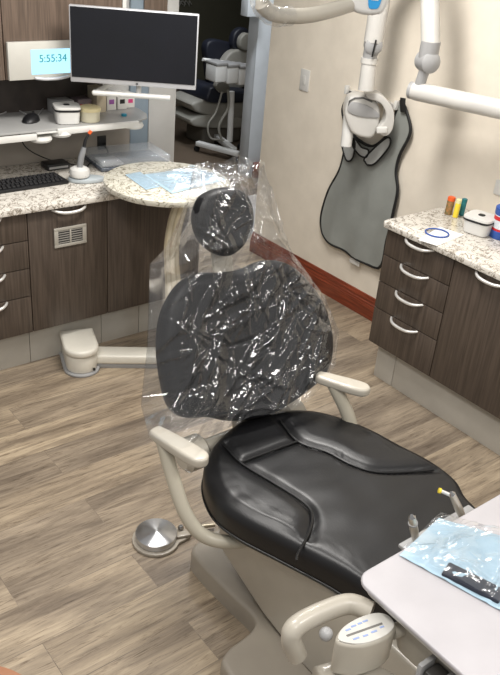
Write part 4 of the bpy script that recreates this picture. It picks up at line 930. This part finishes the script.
b = nb(); tube(b, [ay(233, 92, yC) + Vector((0, .02, 0)), ay(231, 142, yC) + Vector((0, .02, 0))], .028, 14); obj('pole', b, ct, t)
b = nb(); tube(b, cr([ay(228, 90, yC), ay(228, 108, yC), ay(219, 126, yC), ay(222, 142, yC)], 6), .012, 8); tube(b, cr([ay(222, 92, yC), ay(216, 112, yC), ay(208, 125, yC), ay(211, 138, yC), ay(224, 140, yC)], 6), .009, 8); obj('hose', b, fb, t)
w0 = az(197, 145, .06); w1 = az(239, 156, .06)
for (p_, q_) in ((w0, w1), (az(216, 138, .06), az(234, 152, .06))):
    b = nb(); dd = q_ - p_; box(b, 0, dd.length, -.03, .03, .055, .10, .01, 2, T(p_.x, p_.y, 0, math.atan2(dd.y, dd.x))); obj('foot_bar', b, ct, t)
for p_ in (w0, w1, az(216, 138, .06), az(240, 143, .06)):
    b = nb(); lathe(b, [(.001, -.012), (.026, -.012), (.026, .012), (.001, .012)], 18, Matrix.Translation((p_.x, p_.y, .027)) @ Matrix.Rotation(PI / 2, 4, 'X')); obj('caster', b, rubber_m, t)
a_ = ay(242, 14, 5.14); c_ = ay(257, -10, 5.14)
b = nb(); box(b, a_.x - .01, a_.x + .13, 5.06, 5.148, a_.z - .01, a_.z + .35, .006); tag(obj('wall_box', b, frame_m), 'grey box fixed to the far door frame near the top of the view', 'box')
a_ = ay(183, 4, 8.25); b = nb()
for k in range(4): tube(b, cr([(a_.x - .10 + k * .07, 8.285, a_.z - .03), (a_.x - .05 + k * .05, 8.27, a_.z + .03), (a_.x + .02 + k * .04, 8.28, a_.z - .01)], 5), .007, 6)
tag(obj('wall_ornament', b, fb), 'faint grey wire ornament on the dark far wall', 'ornament')

# tan seat standing in for a blurred flesh-toned patch at the lower left
e = az(7, 658, .5)
t = thing('stand_in_seat', 'tan round seat standing in for a blurred flesh-toned patch in the lower left corner', 'stand_in_seat', (e.x - .16, e.y - .13, 0)); mt = wm(t)
b = nb(); lathe(b, [(.001, .44), (.165, .44), (.19, .455), (.195, .475), (.185, .495), (.15, .505), (.001, .508)], 48, mt); obj('seat', b, tan_m, t)
b = nb(); lathe(b, [(.001, .10), (.03, .10), (.025, .44), (.001, .44)], 20, mt); obj('pole', b, chrome_m, t)
for k in range(5):
    a = 2 * PI * k / 5; b = nb(); tube(b, [mt @ Vector((0, 0, .11)), mt @ Vector((.12 * math.cos(a), .12 * math.sin(a), .075))], [.02, .014], 10); lg = obj('leg', b, chrome_m, t)
    b = nb(); lathe(b, [(.001, -.012), (.028, -.012), (.028, .012), (.001, .012)], 18, mt @ T(.12 * math.cos(a), .12 * math.sin(a), .029, a, PI / 2)); obj('caster', b, rubber_m, lg)

GR = {'swab_box': 'printed boxes at the back of the glass shelf', 'supply_box': 'supply boxes at the back of the glass shelf', 'drawer_cabinet': 'four drawer cabinets', 'door_cabinet': 'wide door cabinets',
      'varnish_tube': 'small tubes on the right counter', 'handpiece': 'handpieces at the back edge of the tray', 'sterile_pouch': 'sterile pouches on the round table', 'storage_tub': 'white square tubs with dark rims', 'countertop': 'granite worktops'}
for o in list(COL.objects):
    k = o.name.split('.')[0]
    if o.parent is None and k in GR: o['group'] = GR[k]
# ================================================================== LIGHT
def area(name, loc, sx, sy, power, col=(1, .965, .92), rot=(0, 0, 0)):
    l = bpy.data.lights.new(name, 'AREA'); l.shape = 'RECTANGLE'; l.size = sx; l.size_y = sy; l.energy = power; l.color = col
    o = bpy.data.objects.new(name, l); o.location = loc; o.rotation_euler = rot; COL.objects.link(o); return o
area('unseen_overhead_light', (1.9, 2.3, 2.62), .9, .32, 34)
area('unseen_overhead_light', (.1, -.2, 2.62), .2, 1.2, 11)  # unseen strip added so the bag's creases catch highlights
area('unseen_overhead_light', (2.3, -.3, 2.62), .2, 1.2, 11)  # second unseen strip, also added for glints on the bag
area('unseen_overhead_light', (.4, 1.6, 2.62), .32, .9, 21)
area('unseen_overhead_light', (1.2, -.4, 2.62), .9, .4, 15)
area('corridor_light', (3.6, 4.5, 2.6), .5, .3, 28, (.9, .95, 1))
area('far_room_fill', (4.0, 6.0, 2.6), .6, .6, 13, (.95, .97, 1))  # unseen lamp added to brighten the far chair and cart
wl = bpy.data.worlds.new('world'); S.world = wl; wl.use_nodes = True
wl.node_tree.nodes['Background'].inputs[0].default_value = (1, .98, .96, 1); wl.node_tree.nodes['Background'].inputs[1].default_value = .26
S.view_settings.view_transform = 'Standard'; S.view_settings.look = 'None'; S.view_settings.gamma = 1; S.view_settings.exposure = .68
